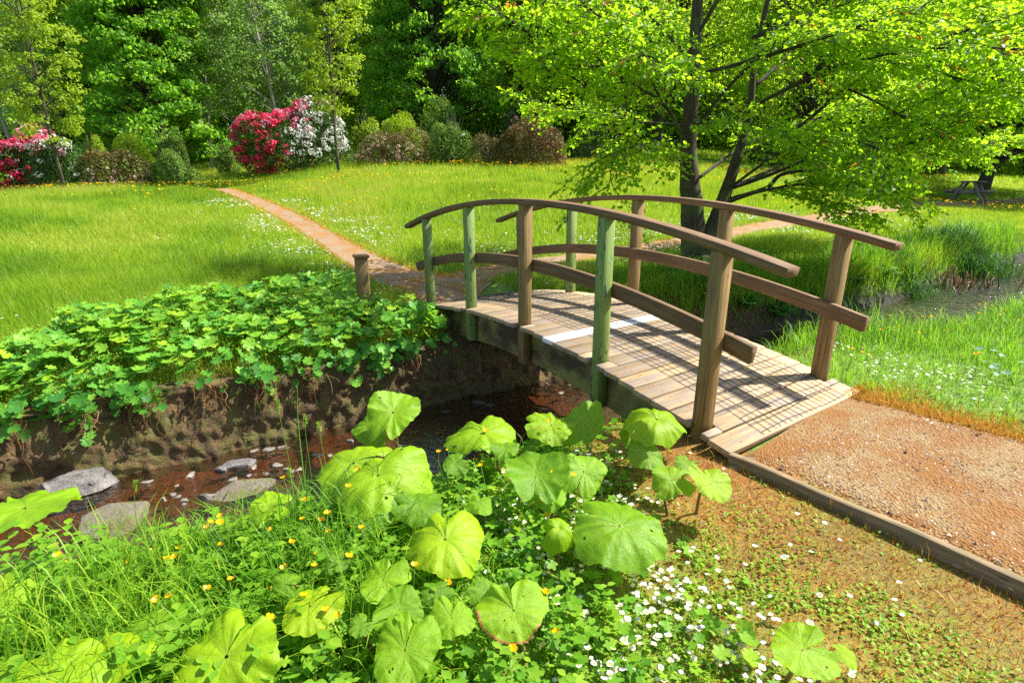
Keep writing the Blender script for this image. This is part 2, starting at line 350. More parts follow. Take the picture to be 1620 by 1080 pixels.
for u, v, d in [(590, 430, 8.6), (335, 298, 22), (0, 307, 20), (240, 300, 20), (500, 265, 26), (680, 258, 27), (850, 262, 26), (1035, 245, 33), (1200, 282, 25), (1530, 320, 22.5),
                (1400, 331, 18), (1100, 417, 9.6), (1200, 361, 13), (1590, 365, 14), (460, 350, 13), (100, 380, 10), (1600, 300, 27), (750, 330, 14), (0, 300, 34), (1620, 280, 38), (600, 235, 45), (1100, 235, 45)]:
    CP.append(tuple(at(u, v, d)))
for x, y in [(-60, 60), (0, 80), (60, 70), (90, 40), (-90, 30), (-60, 120), (60, 120)]: CP.append((x, y, 2.2 if x < 1 else 1.6))
CP = np.array(CP); TW = tps_fit(CP[:, :2], CP[:, 2])
def base_h(x, y):
    x = np.asarray(x, float); y = np.asarray(y, float); sh = x.shape; x = x.ravel(); y = y.ravel(); z = TW[-3] + TW[-2] * x + TW[-1] * y
    for i in range(len(CP)):
        r2 = (x - CP[i, 0]) ** 2 + (y - CP[i, 1]) ** 2 + 1e-12; z = z + TW[i] * .5 * r2 * np.log(r2)
    return np.clip(z, -.8, 4).reshape(sh)
STREAM = np.array([(-26, -8), (-14, -2.6), (-7.5, .75), (-5.3, 1.95), (-3.4, 2.98), (-1.45, 4.05), (.0, 4.95), (1.9, 5.95), (4.0, 6.75), (6.2, 8.0), (8.3, 9.6), (10.3, 11.1), (14, 13.2), (20, 15.5), (40, 20)], float)
STREAM = catmull(STREAM, 5)
SLEN = np.concatenate([[0], np.cumsum(np.linalg.norm(np.diff(STREAM, axis=0), axis=1))])
def poly_dist(PL, x, y):
    """distance to a polyline, signed (+ on its left side), and the arclength of the nearest point"""
    x = np.asarray(x, float); y = np.asarray(y, float); best = np.full(x.shape, 1e9); sg = np.ones(x.shape); al = np.zeros(x.shape)
    L = 0.0
    for i in range(len(PL) - 1):
        a, b = PL[i], PL[i + 1]; d = b - a; ll = math.hypot(*d); t = np.clip(((x - a[0]) * d[0] + (y - a[1]) * d[1]) / ll ** 2, 0, 1)
        dx = x - a[0] - t * d[0]; dy = y - a[1] - t * d[1]; q = np.hypot(dx, dy); m = q < best
        best = np.where(m, q, best); sg = np.where(m, np.where(d[0] * dy - d[1] * dx > 0, 1.0, -1.0), sg); al = np.where(m, L + t * ll, al); L += ll
    return best * sg, al
def water_z(x): return np.interp(x, [-8, -2, 1, 3, 5, 8, 11, 20], [-1.0, -.92, -.84, -.66, -.56, -.50, -.45, -.4])
def hw_far(x): return np.interp(x, [-8, -1, 1.5, 3, 12], [1.05, 1.03, .93, .66, .60])
def hw_near(x): return np.interp(x, [-8, -3.4, -2.6, -1, 1.5, 3, 12], [.6, .6, .8, .75, .72, .55, .6])
def H(x, y):
    x = np.asarray(x, float); y = np.asarray(y, float); b = base_h(x, y) + (fbm(x, y, 1.3, 5) - .5) * .05
    d, al = poly_dist(STREAM, x, y); w = water_z(x); bed = w - .09 + (fbm(x, y, .35, 9) - .5) * .15
    left = sstep(2.2, .6, x)                                    # walled reach, left of and below the bridge
    f = sstep(0, 1, (d - hw_far(x)) / (.16 * left + .55 * (1 - left)))
    top = b - .30 * left * sstep(1.7, .25, d - hw_far(x))
    n = sstep(0, 1, (-d - hw_near(x)) / np.interp(x, [-3.3, -1.9, 0, 1.5, 3], [.75, 1.35, 1.25, .95, .6]))
    t = np.where(d > 0, f, n); tt = np.where(d > 0, top, b)
    return bed * (1 - t) + tt * t
def HP(x, y): return float(H(np.array([x]), np.array([y]))[0])
def on_ground(u, v, dz=0.0):
    """the ground point seen at a photo pixel"""
    r = ray(u, v); t = np.linspace(.8, 70, 4000); P = r[None] / r[1] * t[:, None] + np.array([0, 0, CAMH])
    h = H(P[:, 0], P[:, 1]) + dz; k = np.argmax(P[:, 2] < h)
    if k == 0: k = len(t) - 1
    return P[k]
PATHS = []
def path_line(pts): return catmull(np.array(pts), 8)
near_path = path_line([(1.62, 3.5), (2.15, 2.85), (2.78, 2.05), (3.6, 1.0), (5.2, -1.2), (8, -5)])
far_path = path_line([tuple(on_ground(*q)[:2]) for q in [(760, 466), (690, 452), (600, 425), (520, 380), (455, 342), (390, 313), (345, 299)]])
right_path = path_line([tuple(on_ground(*q)[:2]) for q in [(690, 452), (800, 425), (900, 410), (1000, 396), (1080, 383), (1180, 364), (1290, 346), (1400, 330), (1500, 322)]] + [(24, 25), (40, 33)])
def path_d(x, y):
    return (np.abs(poly_dist(near_path, x, y)[0]), np.abs(poly_dist(far_path, x, y)[0]), np.abs(poly_dist(right_path, x, y)[0]))
def fw_far(y): return np.interp(y, [6, 8, 10, 14, 25], [.72, .48, .31, .27, .34])
def fw_right(x): return np.interp(x, [-1, 1, 4, 12], [.42, .28, .28, .4])
def on_path(x, y, m=1.0):
    a, b, c = path_d(x, y); return (a < .70 * m) | (b < fw_far(y) * m) | (c < fw_right(x) * m)
gx = np.concatenate([np.linspace(-150, -14, 28)[:-1], np.linspace(-14, -5, 37)[:-1], np.arange(-5, 11, .055), np.linspace(11, 30, 60), np.linspace(30, 150, 26)[1:]])
gy = np.concatenate([np.linspace(-60, -3, 16)[:-1], np.linspace(-3, .8, 20)[:-1], np.arange(.8, 12.5, .055), np.linspace(12.5, 32, 70), np.linspace(32, 200, 34)[1:]])
X, Y = np.meshgrid(gx, gy); Z = H(X, Y)
D, AL = poly_dist(STREAM, X, Y)
def turf_mask(x, y):
    """0 = orange moss and soil, 1 = turf"""
    d, al = poly_dist(STREAM, x, y)
    t = sstep(.4, .7, fbm(x, y, 1.1, 3)); dn = poly_dist(near_path, x, y)[0]
    low = (x > -.2) & (y < 3.2) & (dn < -.6)                    # mossy ground below the edging board
    far = sstep(-.3, 1.0, x)
    v = np.where(d > 0, 1.0, np.where(low, 1 - far * (.55 + .45 * (1 - t)) * sstep(-2.6, -.9, dn), 1.0))
    return v
ncol = len(gx); idx = np.arange(X.size).reshape(X.shape)
q = np.stack([idx[:-1, :-1], idx[:-1, 1:], idx[1:, 1:], idx[1:, :-1]], -1).reshape(-1, 4)
bank = np.clip(np.where(D > 0, sstep(hw_far(X) + 1.3, hw_far(X) + .5, D), sstep(hw_near(X) + 1.1, hw_near(X) + .6, -D)), 0, 1)
g = Soup(); g.add(np.stack([X, Y, Z], -1), q, turf_mask(X, Y).ravel(), bank.ravel())
tag(g.build('ground', M['ground'], smooth=True), kind='structure')
# water sheet follows the stream
s = Soup(); cl = STREAM; tang = nrm(np.gradient(cl, axis=0)); nn = np.stack([-tang[:, 1], tang[:, 0]], -1); W = np.linspace(-1.35, 1.25, 14)
V = np.array([[*(c + n_ * w), float(water_z(c[0]))] for c, n_ in zip(cl, nn) for w in W]); k = len(W)
q = np.array([[i * k + j, i * k + j + 1, (i + 1) * k + j + 1, (i + 1) * k + j] for i in range(len(cl) - 1) for j in range(k - 1)])
s.add(V, q); tag(s.build('stream_water', M['water'], smooth=True), kind='structure')
def strip(name, PL, wf, material, lift=.014, ragged=.10, seed=1):
    PL = np.array(PL); L = np.concatenate([[0], np.cumsum(np.linalg.norm(np.diff(PL, axis=0), axis=1))]); n = int(L[-1] / .08)
    a = np.linspace(0, L[-1], n); P = np.stack([np.interp(a, L, PL[:, 0]), np.interp(a, L, PL[:, 1])], -1)
    tg = nrm(np.gradient(P, axis=0)); nn = np.stack([-tg[:, 1], tg[:, 0]], -1); K = 17; cs = np.linspace(-1, 1, K)
    wl = wf(P) * (1 + ragged * (fbm(a, a * 0, .5, seed) * 2 - 1)); wr = wf(P) * (1 + ragged * (fbm(a, a * 0 + 9, .5, seed) * 2 - 1))
    XY = np.stack([P + nn * (c * np.where(c > 0, wl, wr))[:, None] for c in cs], 1)
    z = H(XY[..., 0], XY[..., 1]) + lift + (fbm(XY[..., 0], XY[..., 1], .25, 4) - .5) * .012 - np.where(np.abs(cs) > .93, .03, 0)[None]
    q = np.array([[i * K + j, i * K + j + 1, (i + 1) * K + j + 1, (i + 1) * K + j] for i in range(n - 1) for j in range(K - 1)])
    s = Soup(); s.add(np.concatenate([XY, z[..., None]], -1), q); return tag(s.build(name, material, smooth=True), kind='structure')
strip('gravel_path', near_path[3:], lambda P: np.full(len(P), .70), M['nearpath'], ragged=.03)
strip('dirt_path', far_path, lambda P: fw_far(P[:, 1]), M['path'], ragged=.3, seed=2)
strip('dirt_path', right_path, lambda P: fw_right(P[:, 0]), M['path'], lift=.018, ragged=.3, seed=3)

# ------------------------------------------------------------------ bridge
YAW, BX, BY, KA, S0, BW, SK = -.525, 1.1999, 2.8409, .0916, 2.0386, 1.4455, .107
ES = np.array([math.sin(YAW), math.cos(YAW), 0]); ET = np.array([math.cos(YAW), -math.sin(YAW), 0])
def dz(s): return -0.5 * KA * ((s - S0) ** 2 - S0 ** 2)
def BP(s, t, z=0.0):
    """bridge coordinates: s along, t across, z above the deck surface at that s"""
    s = np.asarray(s, float); t = np.asarray(t, float)
    P = np.array([BX, BY, 0]) + (s + SK * t)[..., None] * ES + t[..., None] * ET
    P[..., 2] += dz(s) + z; return P
bridge = empty('footbridge', (BX, BY, 0), 'arched wooden footbridge with two handrails and green and brown posts across the stream', 'bridge')
def rbox(sp, c, ax, hs, bev=.004, rnd=.5, along=0):
    """bevelled box: centre c, axes ax (3 rows), half sizes hs"""
    c = np.asarray(c, float); ax = np.asarray(ax, float); V = []
    for sx in (-1, 1):
        for sy in (-1, 1):
            for sz in (-1, 1):
                for k in range(3):
                    e = [hs[0] * sx, hs[1] * sy, hs[2] * sz]
                    for j in range(3):
                        if j != k: e[j] -= bev * (sx, sy, sz)[j]
                    V.append(e)
    V = np.array(V); 
    def vi(sx, sy, sz, k): return ((sx > 0) * 4 + (sy > 0) * 2 + (sz > 0)) * 3 + k
    Fs = []
    for k in range(3):
        o = [j for j in range(3) if j != k]
        for s_ in (-1, 1):
            q = []
            for a, b in ((-1, -1), (1, -1), (1, 1), (-1, 1)):
                sg = [0, 0, 0]; sg[k] = s_; sg[o[0]] = a; sg[o[1]] = b; q.append(vi(*sg, k))
            Fs.append(q)
    for k in range(3):                                          # edge chamfers, edge parallel to axis k
        o = [j for j in range(3) if j != k]
        for a in (-1, 1):
            for b in (-1, 1):
                sg0 = [0, 0, 0]; sg0[o[0]] = a; sg0[o[1]] = b; sg1 = list(sg0); sg0[k] = -1; sg1[k] = 1
                Fs.append([vi(*sg0, o[0]), vi(*sg1, o[0]), vi(*sg1, o[1]), vi(*sg0, o[1])])
    T = []
    for q in Fs: T += [[q[0], q[1], q[2]], [q[0], q[2], q[3]]]
    for sx in (-1, 1):
        for sy in (-1, 1):
            for sz in (-1, 1): T.append([vi(sx, sy, sz, 0), vi(sx, sy, sz, 1), vi(sx, sy, sz, 2)])
    T = np.array(T); nn = np.cross(V[T[:, 1]] - V[T[:, 0]], V[T[:, 2]] - V[T[:, 0]]); fl = (nn * V[T].mean(1)).sum(1) < 0
    T[fl] = T[fl][:, ::-1]
    gc = V[:, [along] + [j for j in range(3) if j != along]]
    sp.add(c + V @ ax, T, rnd, 0, gc); return sp
def slope(s): return nrm(ES + np.array([0, 0, -KA * (s - S0)]))
def curved_beam(sp, s0, s1, t, z, hw_, hz, rnd=.5, n=28):
    """timber following the arch: half width hw_, half height hz"""
    ss = np.linspace(s0, s1, n); ring = [(-1, -1), (1, -1), (1, 1), (-1, 1)]; V = []; gcs = []; b = .12
    b = .07; oct_ = [(-1, -1 + b), (-1 + b, -1), (1 - b, -1), (1, -1 + b), (1, 1 - b), (1 - b, 1), (-1 + b, 1), (-1, 1 - b)]
    for s_ in ss:
        up = np.cross(slope(s_), -ET) * -1; up = nrm(np.cross(ET, slope(s_)))
        c = BP(np.array(s_), np.array(t), z)
        for a, e in oct_: V.append(c + ET * a * hw_ + up * e * hz); gcs.append((s_, a * hw_, e * hz))
    T = []; m = 8
    for i in range(n - 1):
        for j in range(m):
            j2 = (j + 1) % m; T += [[i * m + j, i * m + j2, (i + 1) * m + j2], [i * m + j, (i + 1) * m + j2, (i + 1) * m + j]]
    T += [[0, j + 1, j] for j in range(1, m - 1)] + [[(n - 1) * m, (n - 1) * m + j, (n - 1) * m + j + 1] for j in range(1, m - 1)]
    sp.add(np.array(V), np.array(T), rnd, 0, gcs); return sp
PS = [.2296, 1.198, 2.2458, 3.3115, 4.4129]                     # post positions
deck = Soup(); white = Soup(); nails = Soup(); pitch_ = .155; sp_ = 0.0; i = 0
sv = -.035
while sv < 4.5:
    s_c = sv + pitch_ / 2; is_white = abs(s_c - 1.82) < .078
    over0 = -.045 + RNG.normal(0, .006); over1 = BW + .035 + RNG.normal(0, .008)
    for p_ in PS:
        if abs(s_c - p_) < .085: over0, over1 = .095, BW - .095  # notched behind a post
    if i == 0: over0, over1 = -.05, BW + .03
    sl = slope(s_c); a3 = nrm(np.cross(ET + ES * SK, sl)); a3 = a3 if a3[2] > 0 else -a3
    al_ = nrm(ET + ES * SK); a2 = nrm(np.cross(a3, al_))
    c = BP(np.array(s_c), np.array((over0 + over1) / 2), -.019)
    tgt = white if is_white else deck; r_ = RNG.random()
    rbox(tgt, c, [al_, a2, a3], [(over1 - over0) / 2 * math.hypot(1, SK), pitch_ / 2 - .005, .019], .0035, r_)
    if over0 > .05:                                             # the strip of plank either side of the post
        for t0, t1 in ((-.045, .095), (BW - .095, BW + .035)):
            for sg in (-1, 1):
                for p_ in PS:
                    if abs(s_c - p_) < .085:
                        e0 = s_c - pitch_ / 2 if sg < 0 else p_ + .052; e1 = p_ - .052 if sg < 0 else s_c + pitch_ / 2
                        if e1 - e0 > .03:
                            rbox(tgt, BP(np.array((e0 + e1) / 2), np.array((t0 + t1) / 2), -.019), [al_, a2, a3], [(t1 - t0) / 2 - .001, (e1 - e0) / 2 - .004, .0188], .003, r_)
    if not is_white and over0 < 0:
        for t_ in (.12, BW - .12):
            for e in (-.04, .04): rbox(nails, BP(np.array(s_c + e), np.array(t_ + RNG.normal(0, .01)), .001), [al_, a2, a3], [.006, .006, .0015], .001)
    sv += pitch_; i += 1
for v_, f_ in zip(nails.v, nails.f): deck.add(v_, f_ - f_.min(), .5, mat=1)
deck.build('deck', [M['plank'], M['iron']], bridge)
tag(white.build('deck_plank', M['whiteplank'], bridge), 'worn white painted plank')
for t_ in (.125, BW - .125):
    b = Soup(); curved_beam(b, .12, 4.45, t_, -.20, .03, .158, RNG.random()); b.build('beam', M['beam'], bridge)
for s_ in np.arange(.6, 4.2, .9):
    pass
for side, green in ((0, {1, 3, 4}), (1, {3, })):
    for i, s_ in enumerate(PS):
        t_ = .045 if side == 0 else BW - .045
        low = [-.30, -.36, -.36, -.34, -.3][i]; top = 1.008
        b = Soup(); cz = (low + top) / 2
        lean = [(-.02, 0), (0, 0), (0, 0), (.02, 0), (.045, .0)][i][0]
        ax3 = nrm(np.array([0, 0, 1.0]) + ES * lean * .9); a1 = nrm(ET - ax3 * (ET @ ax3)); a2_ = np.cross(ax3, a1)
        rbox(b, BP(np.array(s_), np.array(t_), cz), [a1, a2_, ax3], [.044, .044, (top - low) / 2], .005, .25 + .5 * RNG.random(), along=2)
        o = b.build('post', M['greenpost' if i in green else 'wood'], bridge)
        if i in green: tag(o, 'green painted post')
    b = Soup(); t_ = .045 if side == 0 else BW - .045
    curved_beam(b, -.20 if side == 0 else -.13, 5.06 if side == 0 else 5.03, t_, 1.032, .047, .024, .4 + .2 * side, 36); b.build('handrail', M['rail'], bridge)
    b = Soup(); t_ = .045 + .0465 + .022 if side == 0 else BW - .045 - .0465 - .022
    curved_beam(b, 0.0 if side == 0 else -.05, 4.96 if side == 0 else 4.9, t_, .51, .021, .05, .3 + .3 * side, 36); b.build('mid_rail', M['rail'], bridge)
    # bolts on the outer side of the posts
b = Soup(); rbox(b, BP(np.array(PS[2]), np.array(-.003), -.13), [ES, ET, (0, 0, 1)], [.009, .004, .009], .002); b.build('bolt', M['iron'], bridge)
# wire netting stapled over the planks
b = Soup(); ta, tb = .30, 1.30
def wire_run(sp, P, r=.0021):
    V, T, gc = tube(P, r, 3, False); sp.add(V, T)
for t_ in np.arange(ta, tb + .01, .0625):
    ss = np.linspace(-.02, 4.5, 90); ph = RNG.random() * 6
    tt = t_ + .006 * np.sin(ss * 9 + ph) + .012 * np.sin(ss * 1.3 + t_ * 4); zz = .003 + .006 * np.abs(np.sin(ss * 7 + ph)) * (RNG.random(90) * .6 + .4)
    wire_run(b, BP(ss, tt, zz))
for s_ in np.arange(.0, 4.5, .083):
    tt = np.linspace(ta, tb, 24); ph = RNG.random() * 6
    wire_run(b, BP(s_ + .01 * np.sin(tt * 6 + ph), tt, .003 + .005 * np.abs(np.sin(tt * 11 + ph))))
b.build('wire_mesh', M['wire'], bridge)
# abutment timber under the near end
b = Soup(); rbox(b, BP(np.array(-.075), np.array(.72), -.12), [nrm(ET + ES * SK), nrm(np.cross((0, 0, 1), ET + ES * SK)), (0, 0, 1)], [.80, .03, .075], .004, .3); b.build('end_sill', M['board'], bridge)

# bollard
p0 = on_ground(577, 486); d_ = 6.2
p0 = at(577, 486, 6.15); bol = empty('wooden_bollard', (p0[0], p0[1], p0[2] - .25), 'short brown wooden bollard with a flat cap beside the dirt path', 'bollard')
b = Soup(); rbox(b, (p0[0], p0[1], p0[2] + .13), [nrm((.9, .4, 0)), nrm((-.4, .9, 0)), (0, 0, 1)], [.065, .065, .42], .012, .3, along=2); b.build('post', M['wood'], bol)
b = Soup(); rbox(b, (p0[0], p0[1], p0[2] + .565), [nrm((.9, .4, 0)), nrm((-.4, .9, 0)), (0, 0, 1)], [.078, .078, .016], .006, .1)
b.build('cap', M['wood'], bol)

# edging board beside the near path
ed = Soup(); e0 = np.array([1.19, 2.80, 0]); e1 = np.array([1.95, 1.80, 0]); dd = nrm(e1 - e0); nl = np.array([-dd[1], dd[0], 0]); PP = []
L_ = 3.2; n = 40; aa = np.linspace(0, L_, n)
V = []; 
for a in aa:
    c = e0 + dd * a + nl * .01 * math.sin(a * 2.1); zt = -.012 - .012 * a + .004 * math.sin(a * 9); zb = HP(*(c - nl * 0.05)[:2]) - .1
    w1, w2 = .0, .042
    for o_, z_ in ((w1, zb), (w1, zt - .004), (w1 + .004, zt), (w2 - .004, zt), (w2, zt - .004), (w2, zb)): V.append(c + nl * (o_ - .02) + np.array([0, 0, z_]))
T = []; m = 6
for i in range(n - 1):
    for j in range(m - 1): T += [[i * m + j, i * m + j + 1, (i + 1) * m + j + 1], [i * m + j, (i + 1) * m + j + 1, (i + 1) * m + j]]
T += [[0, j, j + 1] for j in range(1, 5)] + [[(n - 1) * m, (n - 1) * m + j + 1, (n - 1) * m + j] for j in range(1, 5)]
V = np.array(V); gc = np.stack([(V - e0) @ dd, (V - e0) @ nl, V[:, 2]], -1); ed.add(V, np.array(T), .4, 0, gc)
tag(ed.build('edging_board', M['board'], origin=e0), 'long weathered timber board edging the orange gravel path from the bridge', 'edging board')

# picnic table far right
pt = at(1530, 320, 22.5); bx_ = empty('picnic_table', (pt[0], pt[1], HP(pt[0], pt[1])), 'grey wooden picnic bench standing in shade at the end of the right-hand path', 'picnic table')
T0 = np.array(bx_.location)
def bar(sp, a, b_, w, t, rnd=.5):
    a = T0 + np.array(a, float); b_ = T0 + np.array(b_, float); d = nrm(b_ - a); up = np.array([0, 0, 1.0]) if abs(d[2]) < .95 else np.array([0, 1.0, 0])
    x = nrm(np.cross(d, up)); y = np.cross(x, d); rbox(sp, (a + b_) / 2, [d, x, y], [np.linalg.norm(b_ - a) / 2, w / 2, t / 2], .004, rnd)
RY = np.array([[.77, -.64], [.64, .77]])
def R2(x, y, z): a, c = RY @ np.array([x, y]); return (a, c, z)
b = Soup()
for k in range(5): bar(b, R2(-.45, -.28 + k * .14, .78), R2(.45, -.32 + k * .16, .75), .15, .04, RNG.random())
b.build('table_top', M['grey_wood'], bx_)
for sg in (-1, 1):
    b = Soup()
    for k in range(2): bar(b, R2(-.50, sg * (.50 + k * .12), .44), R2(.50, sg * (.50 + k * .12), .44), .12, .06, RNG.random())
    b.build('bench_seat', M['grey_wood'], bx_)
for x_ in (-.33, .33):
    for sg in (-1, 1):
        b = Soup(); bar(b, R2(x_, sg * .56, -.05), R2(x_, sg * .16, .76), .12, .08); b.build('leg', M['grey_wood'], bx_)
    b = Soup(); bar(b, R2(x_ + .05, -.66, .40), R2(x_ + .05, .66, .40), .06, .12); b.build('crossbar', M['grey_wood'], bx_)

# ------------------------------------------------------------------ stones and the mossy wall
def rock(name, c, size, seed, material, label=None, cat='stone', group=None, yaw=0, flat=0, origin=True, cuts=17):
    r = np.random.default_rng(seed); import bmesh
    P0 = nrm(r.normal(size=(cuts, 3))) * r.uniform(.85, 1.08, (cuts, 1)); P0[:, 2] = np.clip(P0[:, 2], -.7, .62 + .2 * r.random())
    bm = bmesh.new(); [bm.verts.new(p) for p in P0]; h_ = bmesh.ops.convex_hull(bm, input=bm.verts[:]); bmesh.ops.delete(bm, geom=[g for g in h_['geom_interior'] if isinstance(g, bmesh.types.BMVert)], context='VERTS')
    bmesh.ops.dissolve_limit(bm, angle_limit=.22, verts=bm.verts[:], edges=bm.edges[:]); bmesh.ops.bevel(bm, geom=bm.edges[:] + bm.verts[:], offset=.07, segments=2, profile=.6, affect='EDGES', clamp_overlap=True); bmesh.ops.triangulate(bm, faces=bm.faces[:])
    bmesh.ops.subdivide_edges(bm, edges=[e_ for e_ in bm.edges if e_.calc_length() > .25], cuts=2, use_grid_fill=True); bmesh.ops.triangulate(bm, faces=bm.faces[:])
    V = np.array([v.co[:] for v in bm.verts]); T = np.array([[v.index for v in f.verts] for f in bm.faces]) if not bm.verts.index_update() else None; bm.free()
    V = V + (r.random(V.shape) - .5) * .03; V = V * np.array(size)
    V = V @ rotm(yaw, flat)[0].T; s = Soup(); s.add(V + np.array(c), T, gc=V)
    o = s.build(name, material, origin=c); return tag(o, label, cat, group) if label else o
def stone_px(u, v, px, hr, seed, material, label, asp=.7, yaw=.3, dz_=0.0, **k):
    P = on_ground(u, v); x, y = P[0], P[1]; z = float(water_z(x)) + dz_; sc = px / F * math.hypot(x, y, z - CAMH)
    r = ray(u, v); t = (z - CAMH) / r[2]; P = r * t + np.array([0, 0, CAMH])
    return rock('stream_stone', (P[0], P[1], z), (sc, sc * asp, sc * hr), seed, material, label, 'stone', yaw=yaw, **k)
stone_px(124, 772, 44, .62, 3, M['rock'], 'large angular grey stone at the foot of the mossy bank, leftmost in the stream', .75, .5)
stone_px(188, 826, 52, .52, 8, M['rock_tan'], 'big rounded buff stone half hidden by foreground weeds at the stream edge', .7, .9)
stone_px(378, 778, 50, .30, 12, M['rock_tan'], 'long low mossy stone lying in the middle of the stream', .45, .45)
stone_px(350, 744, 11, .7, 14, M['rock'], 'small pale stone just left of the flat pale stone in the stream')
stone_px(378, 736, 24, .4, 15, M['rock'], 'flat pale grey stone in the stream above the long mossy stone', .6, .3)
stone_px(322, 788, 14, .4, 16, M['rock_wet'], 'small dark wet stone at the left end of the long mossy stone')
for k, (u, v, px) in enumerate([(386, 708, 9), (402, 714, 9), (425, 712, 11), (447, 708, 10), (232, 762, 9)]):
    stone_px(u, v, px, .35, 20 + k, M['pebble'], ['leftmost of four pale pebbles in a row below the mossy wall', 'second from the left of four pale pebbles below the mossy wall', 'third from the left of four pale pebbles below the mossy wall', 'rightmost of four pale pebbles below the mossy wall', 'small tan pebble in the water between the grey stone and the pale flat stone'][k])
stone_px(640, 714, 20, .55, 31, M['rock_wet'], 'dark grey stone in the water behind the tall upright butterbur leaf')
stone_px(705, 652, 9, .6, 32, M['rock_wet'], 'small blue-grey stone alone in the dark water left of the bridge opening')
stone_px(758, 637, 13, .4, 33, M['rock_wet'], 'flat grey stone under the bridge, left one of a pair')
stone_px(774, 641, 9, .5, 34, M['rock_wet'], 'flat grey stone under the bridge, right one of a pair')
stone_px(810, 700, 12, .5, 35, M['rock_wet'], 'dark wet stone behind the wide flat butterbur leaf')
gr = np.random.default_rng(77)
for k in range(46):
    u = 862 + gr.normal(0, 24); v = 612 + gr.normal(0, 12) + (u - 862) * .22
    P = on_ground(u, v); x, y = P[0], P[1]; zz = max(HP(x, y), float(water_z(x)) - .02); sc = (.022 + .035 * gr.random() ** 1.5)
    rock('pebble', (x, y, zz + sc * .25), (sc * 1.2, sc * .9, sc * .65), 100 + k, M['pebble'], 'grey pebble in the heap on the gravel under the bridge', 'pebble', 'pebbles heaped under the bridge', yaw=gr.random() * 6, cuts=11)
for k in range(150):
    a = gr.uniform(.5, 1) ; x = gr.uniform(-4.5, 9.5); dd_ = gr.uniform(-.9, .8)
    j = np.argmin(np.abs(STREAM[:, 0] - x)); P = STREAM[j] + np.array([-.45, .89]) * dd_ + gr.normal(0, .1, 2); sc = .03 + .05 * gr.random() ** 2
    rock('pebble', (P[0], P[1], HP(*P) + sc * .3), (sc * 1.3, sc, sc * .6), 300 + k, M['rock_wet'], 'dark wet pebble lying scattered in the bed of the stream', 'pebble', 'wet pebbles in the stream bed', yaw=gr.random() * 6, cuts=11)
plb = ['pale pebble beside the water edge at the foot of the mossy wall']
for k in range(34):
    u = gr.uniform(250, 620); v = np.interp(u, [250, 620], [775, 668]) + gr.uniform(-14, 34); r_ = ray(u, v); t_ = (float(water_z(-2)) - CAMH) / r_[2]; P = r_ * t_; sc = .018 + .03 * gr.random() ** 2
    rock('pebble', (P[0], P[1], float(water_z(P[0])) + sc * .1), (sc * 1.3, sc, sc * .6), 700 + k, M['pebble'], plb[0], 'pebble', 'pale pebbles along the mossy wall', yaw=gr.random() * 6, cuts=11)
# mossy stone wall: bulging, uneven face along the far edge of the walled reach
def wall():
    s = Soup(); j0, j1 = np.argmin(np.abs(STREAM[:, 0] + 8)), np.argmin(np.abs(STREAM[:, 0] - 1.7)); P = STREAM[j0:j1 + 1]
    L = np.concatenate([[0], np.cumsum(np.linalg.norm(np.diff(P, axis=0), axis=1))]); a = np.arange(0, L[-1], .022); Q = np.stack([np.interp(a, L, P[:, 0]), np.interp(a, L, P[:, 1])], -1)
    tg = nrm(np.gradient(Q, axis=0)); nn = np.stack([-tg[:, 1], tg[:, 0]], -1); K = 44; V = []
    prof = np.linspace(0, 1, K)
    for i, (c, n_) in enumerate(zip(Q, nn)):
        hwv = float(hw_far(c[0])) - .10; zb = float(water_z(c[0])) - .16
        e = c + n_ * (hwv + .26); zt = HP(e[0], e[1]) + .02 + .03 * math.sin(a[i] * 3)
        for p_ in prof:
            if p_ < .72:
                q_ = p_ / .72; z_ = zb + (zt - zb) * q_; off = -.05 + .24 * q_ ** 1.15
                course = (z_ / .17); row = math.floor(course); cell = (a[i] + row * .21) / (.36 + .05 * (row % 3)); fx = cell - math.floor(cell); fy = course - row
                jt = min(min(fx, 1 - fx) * 3.4, min(fy, 1 - fy) * 1.6, .35) / .35
                off += .018 * jt
                off += .10 * (float(fbm(np.array(a[i]), np.array(z_ * 1.7), .30, 12)) - .5) + .05 * (float(vnoise(np.array(a[i]), np.array(z_), .09, 15)) - .5) + .03 * (float(vnoise(np.array(a[i]), np.array(z_), .04, 16)) - .5) + .07 * (float(fbm(np.array(a[i]), np.array(z_), .9, 14)) - .5)
            else:
                q_ = (p_ - .72) / .28; z_ = zt + .015 * math.sin(q_ * PI) - .06 * q_ ** 2; off = .19 + .28 * q_
                off += .03 * (float(vnoise(np.array(a[i]), np.array(q_), .15, 3)) - .5)
            V.append([*(c + n_ * (hwv + off)), z_])
    n = len(Q); q = np.array([[i * K + j, i * K + j + 1, (i + 1) * K + j + 1, (i + 1) * K + j] for i in range(n - 1) for j in range(K - 1)])[:, ::-1]
    s.add(np.array(V), q); o = s.build('retaining_wall', M['wall'], smooth=True)
    return tag(o, 'low mossy stone wall holding up the far bank of the stream left of the bridge', 'wall')
wall()
# concrete footing block under the far end of the bridge
b = Soup(); rbox(b, BP(np.array(3.72), np.array(.72), -.66), [nrm(ET + ES * SK), nrm(np.cross((0, 0, 1), ET + ES * SK)), (0, 0, 1)], [.75, .16, .28], .02, .3); b.build('abutment', M['wall'], bridge)
b = Soup(); rbox(b, BP(np.array(.36), np.array(.72), -.56), [nrm(ET + ES * SK), nrm(np.cross((0, 0, 1), ET + ES * SK)), (0, 0, 1)], [.70, .12, .18], .02, .3); b.build('abutment', M['wall'], bridge)
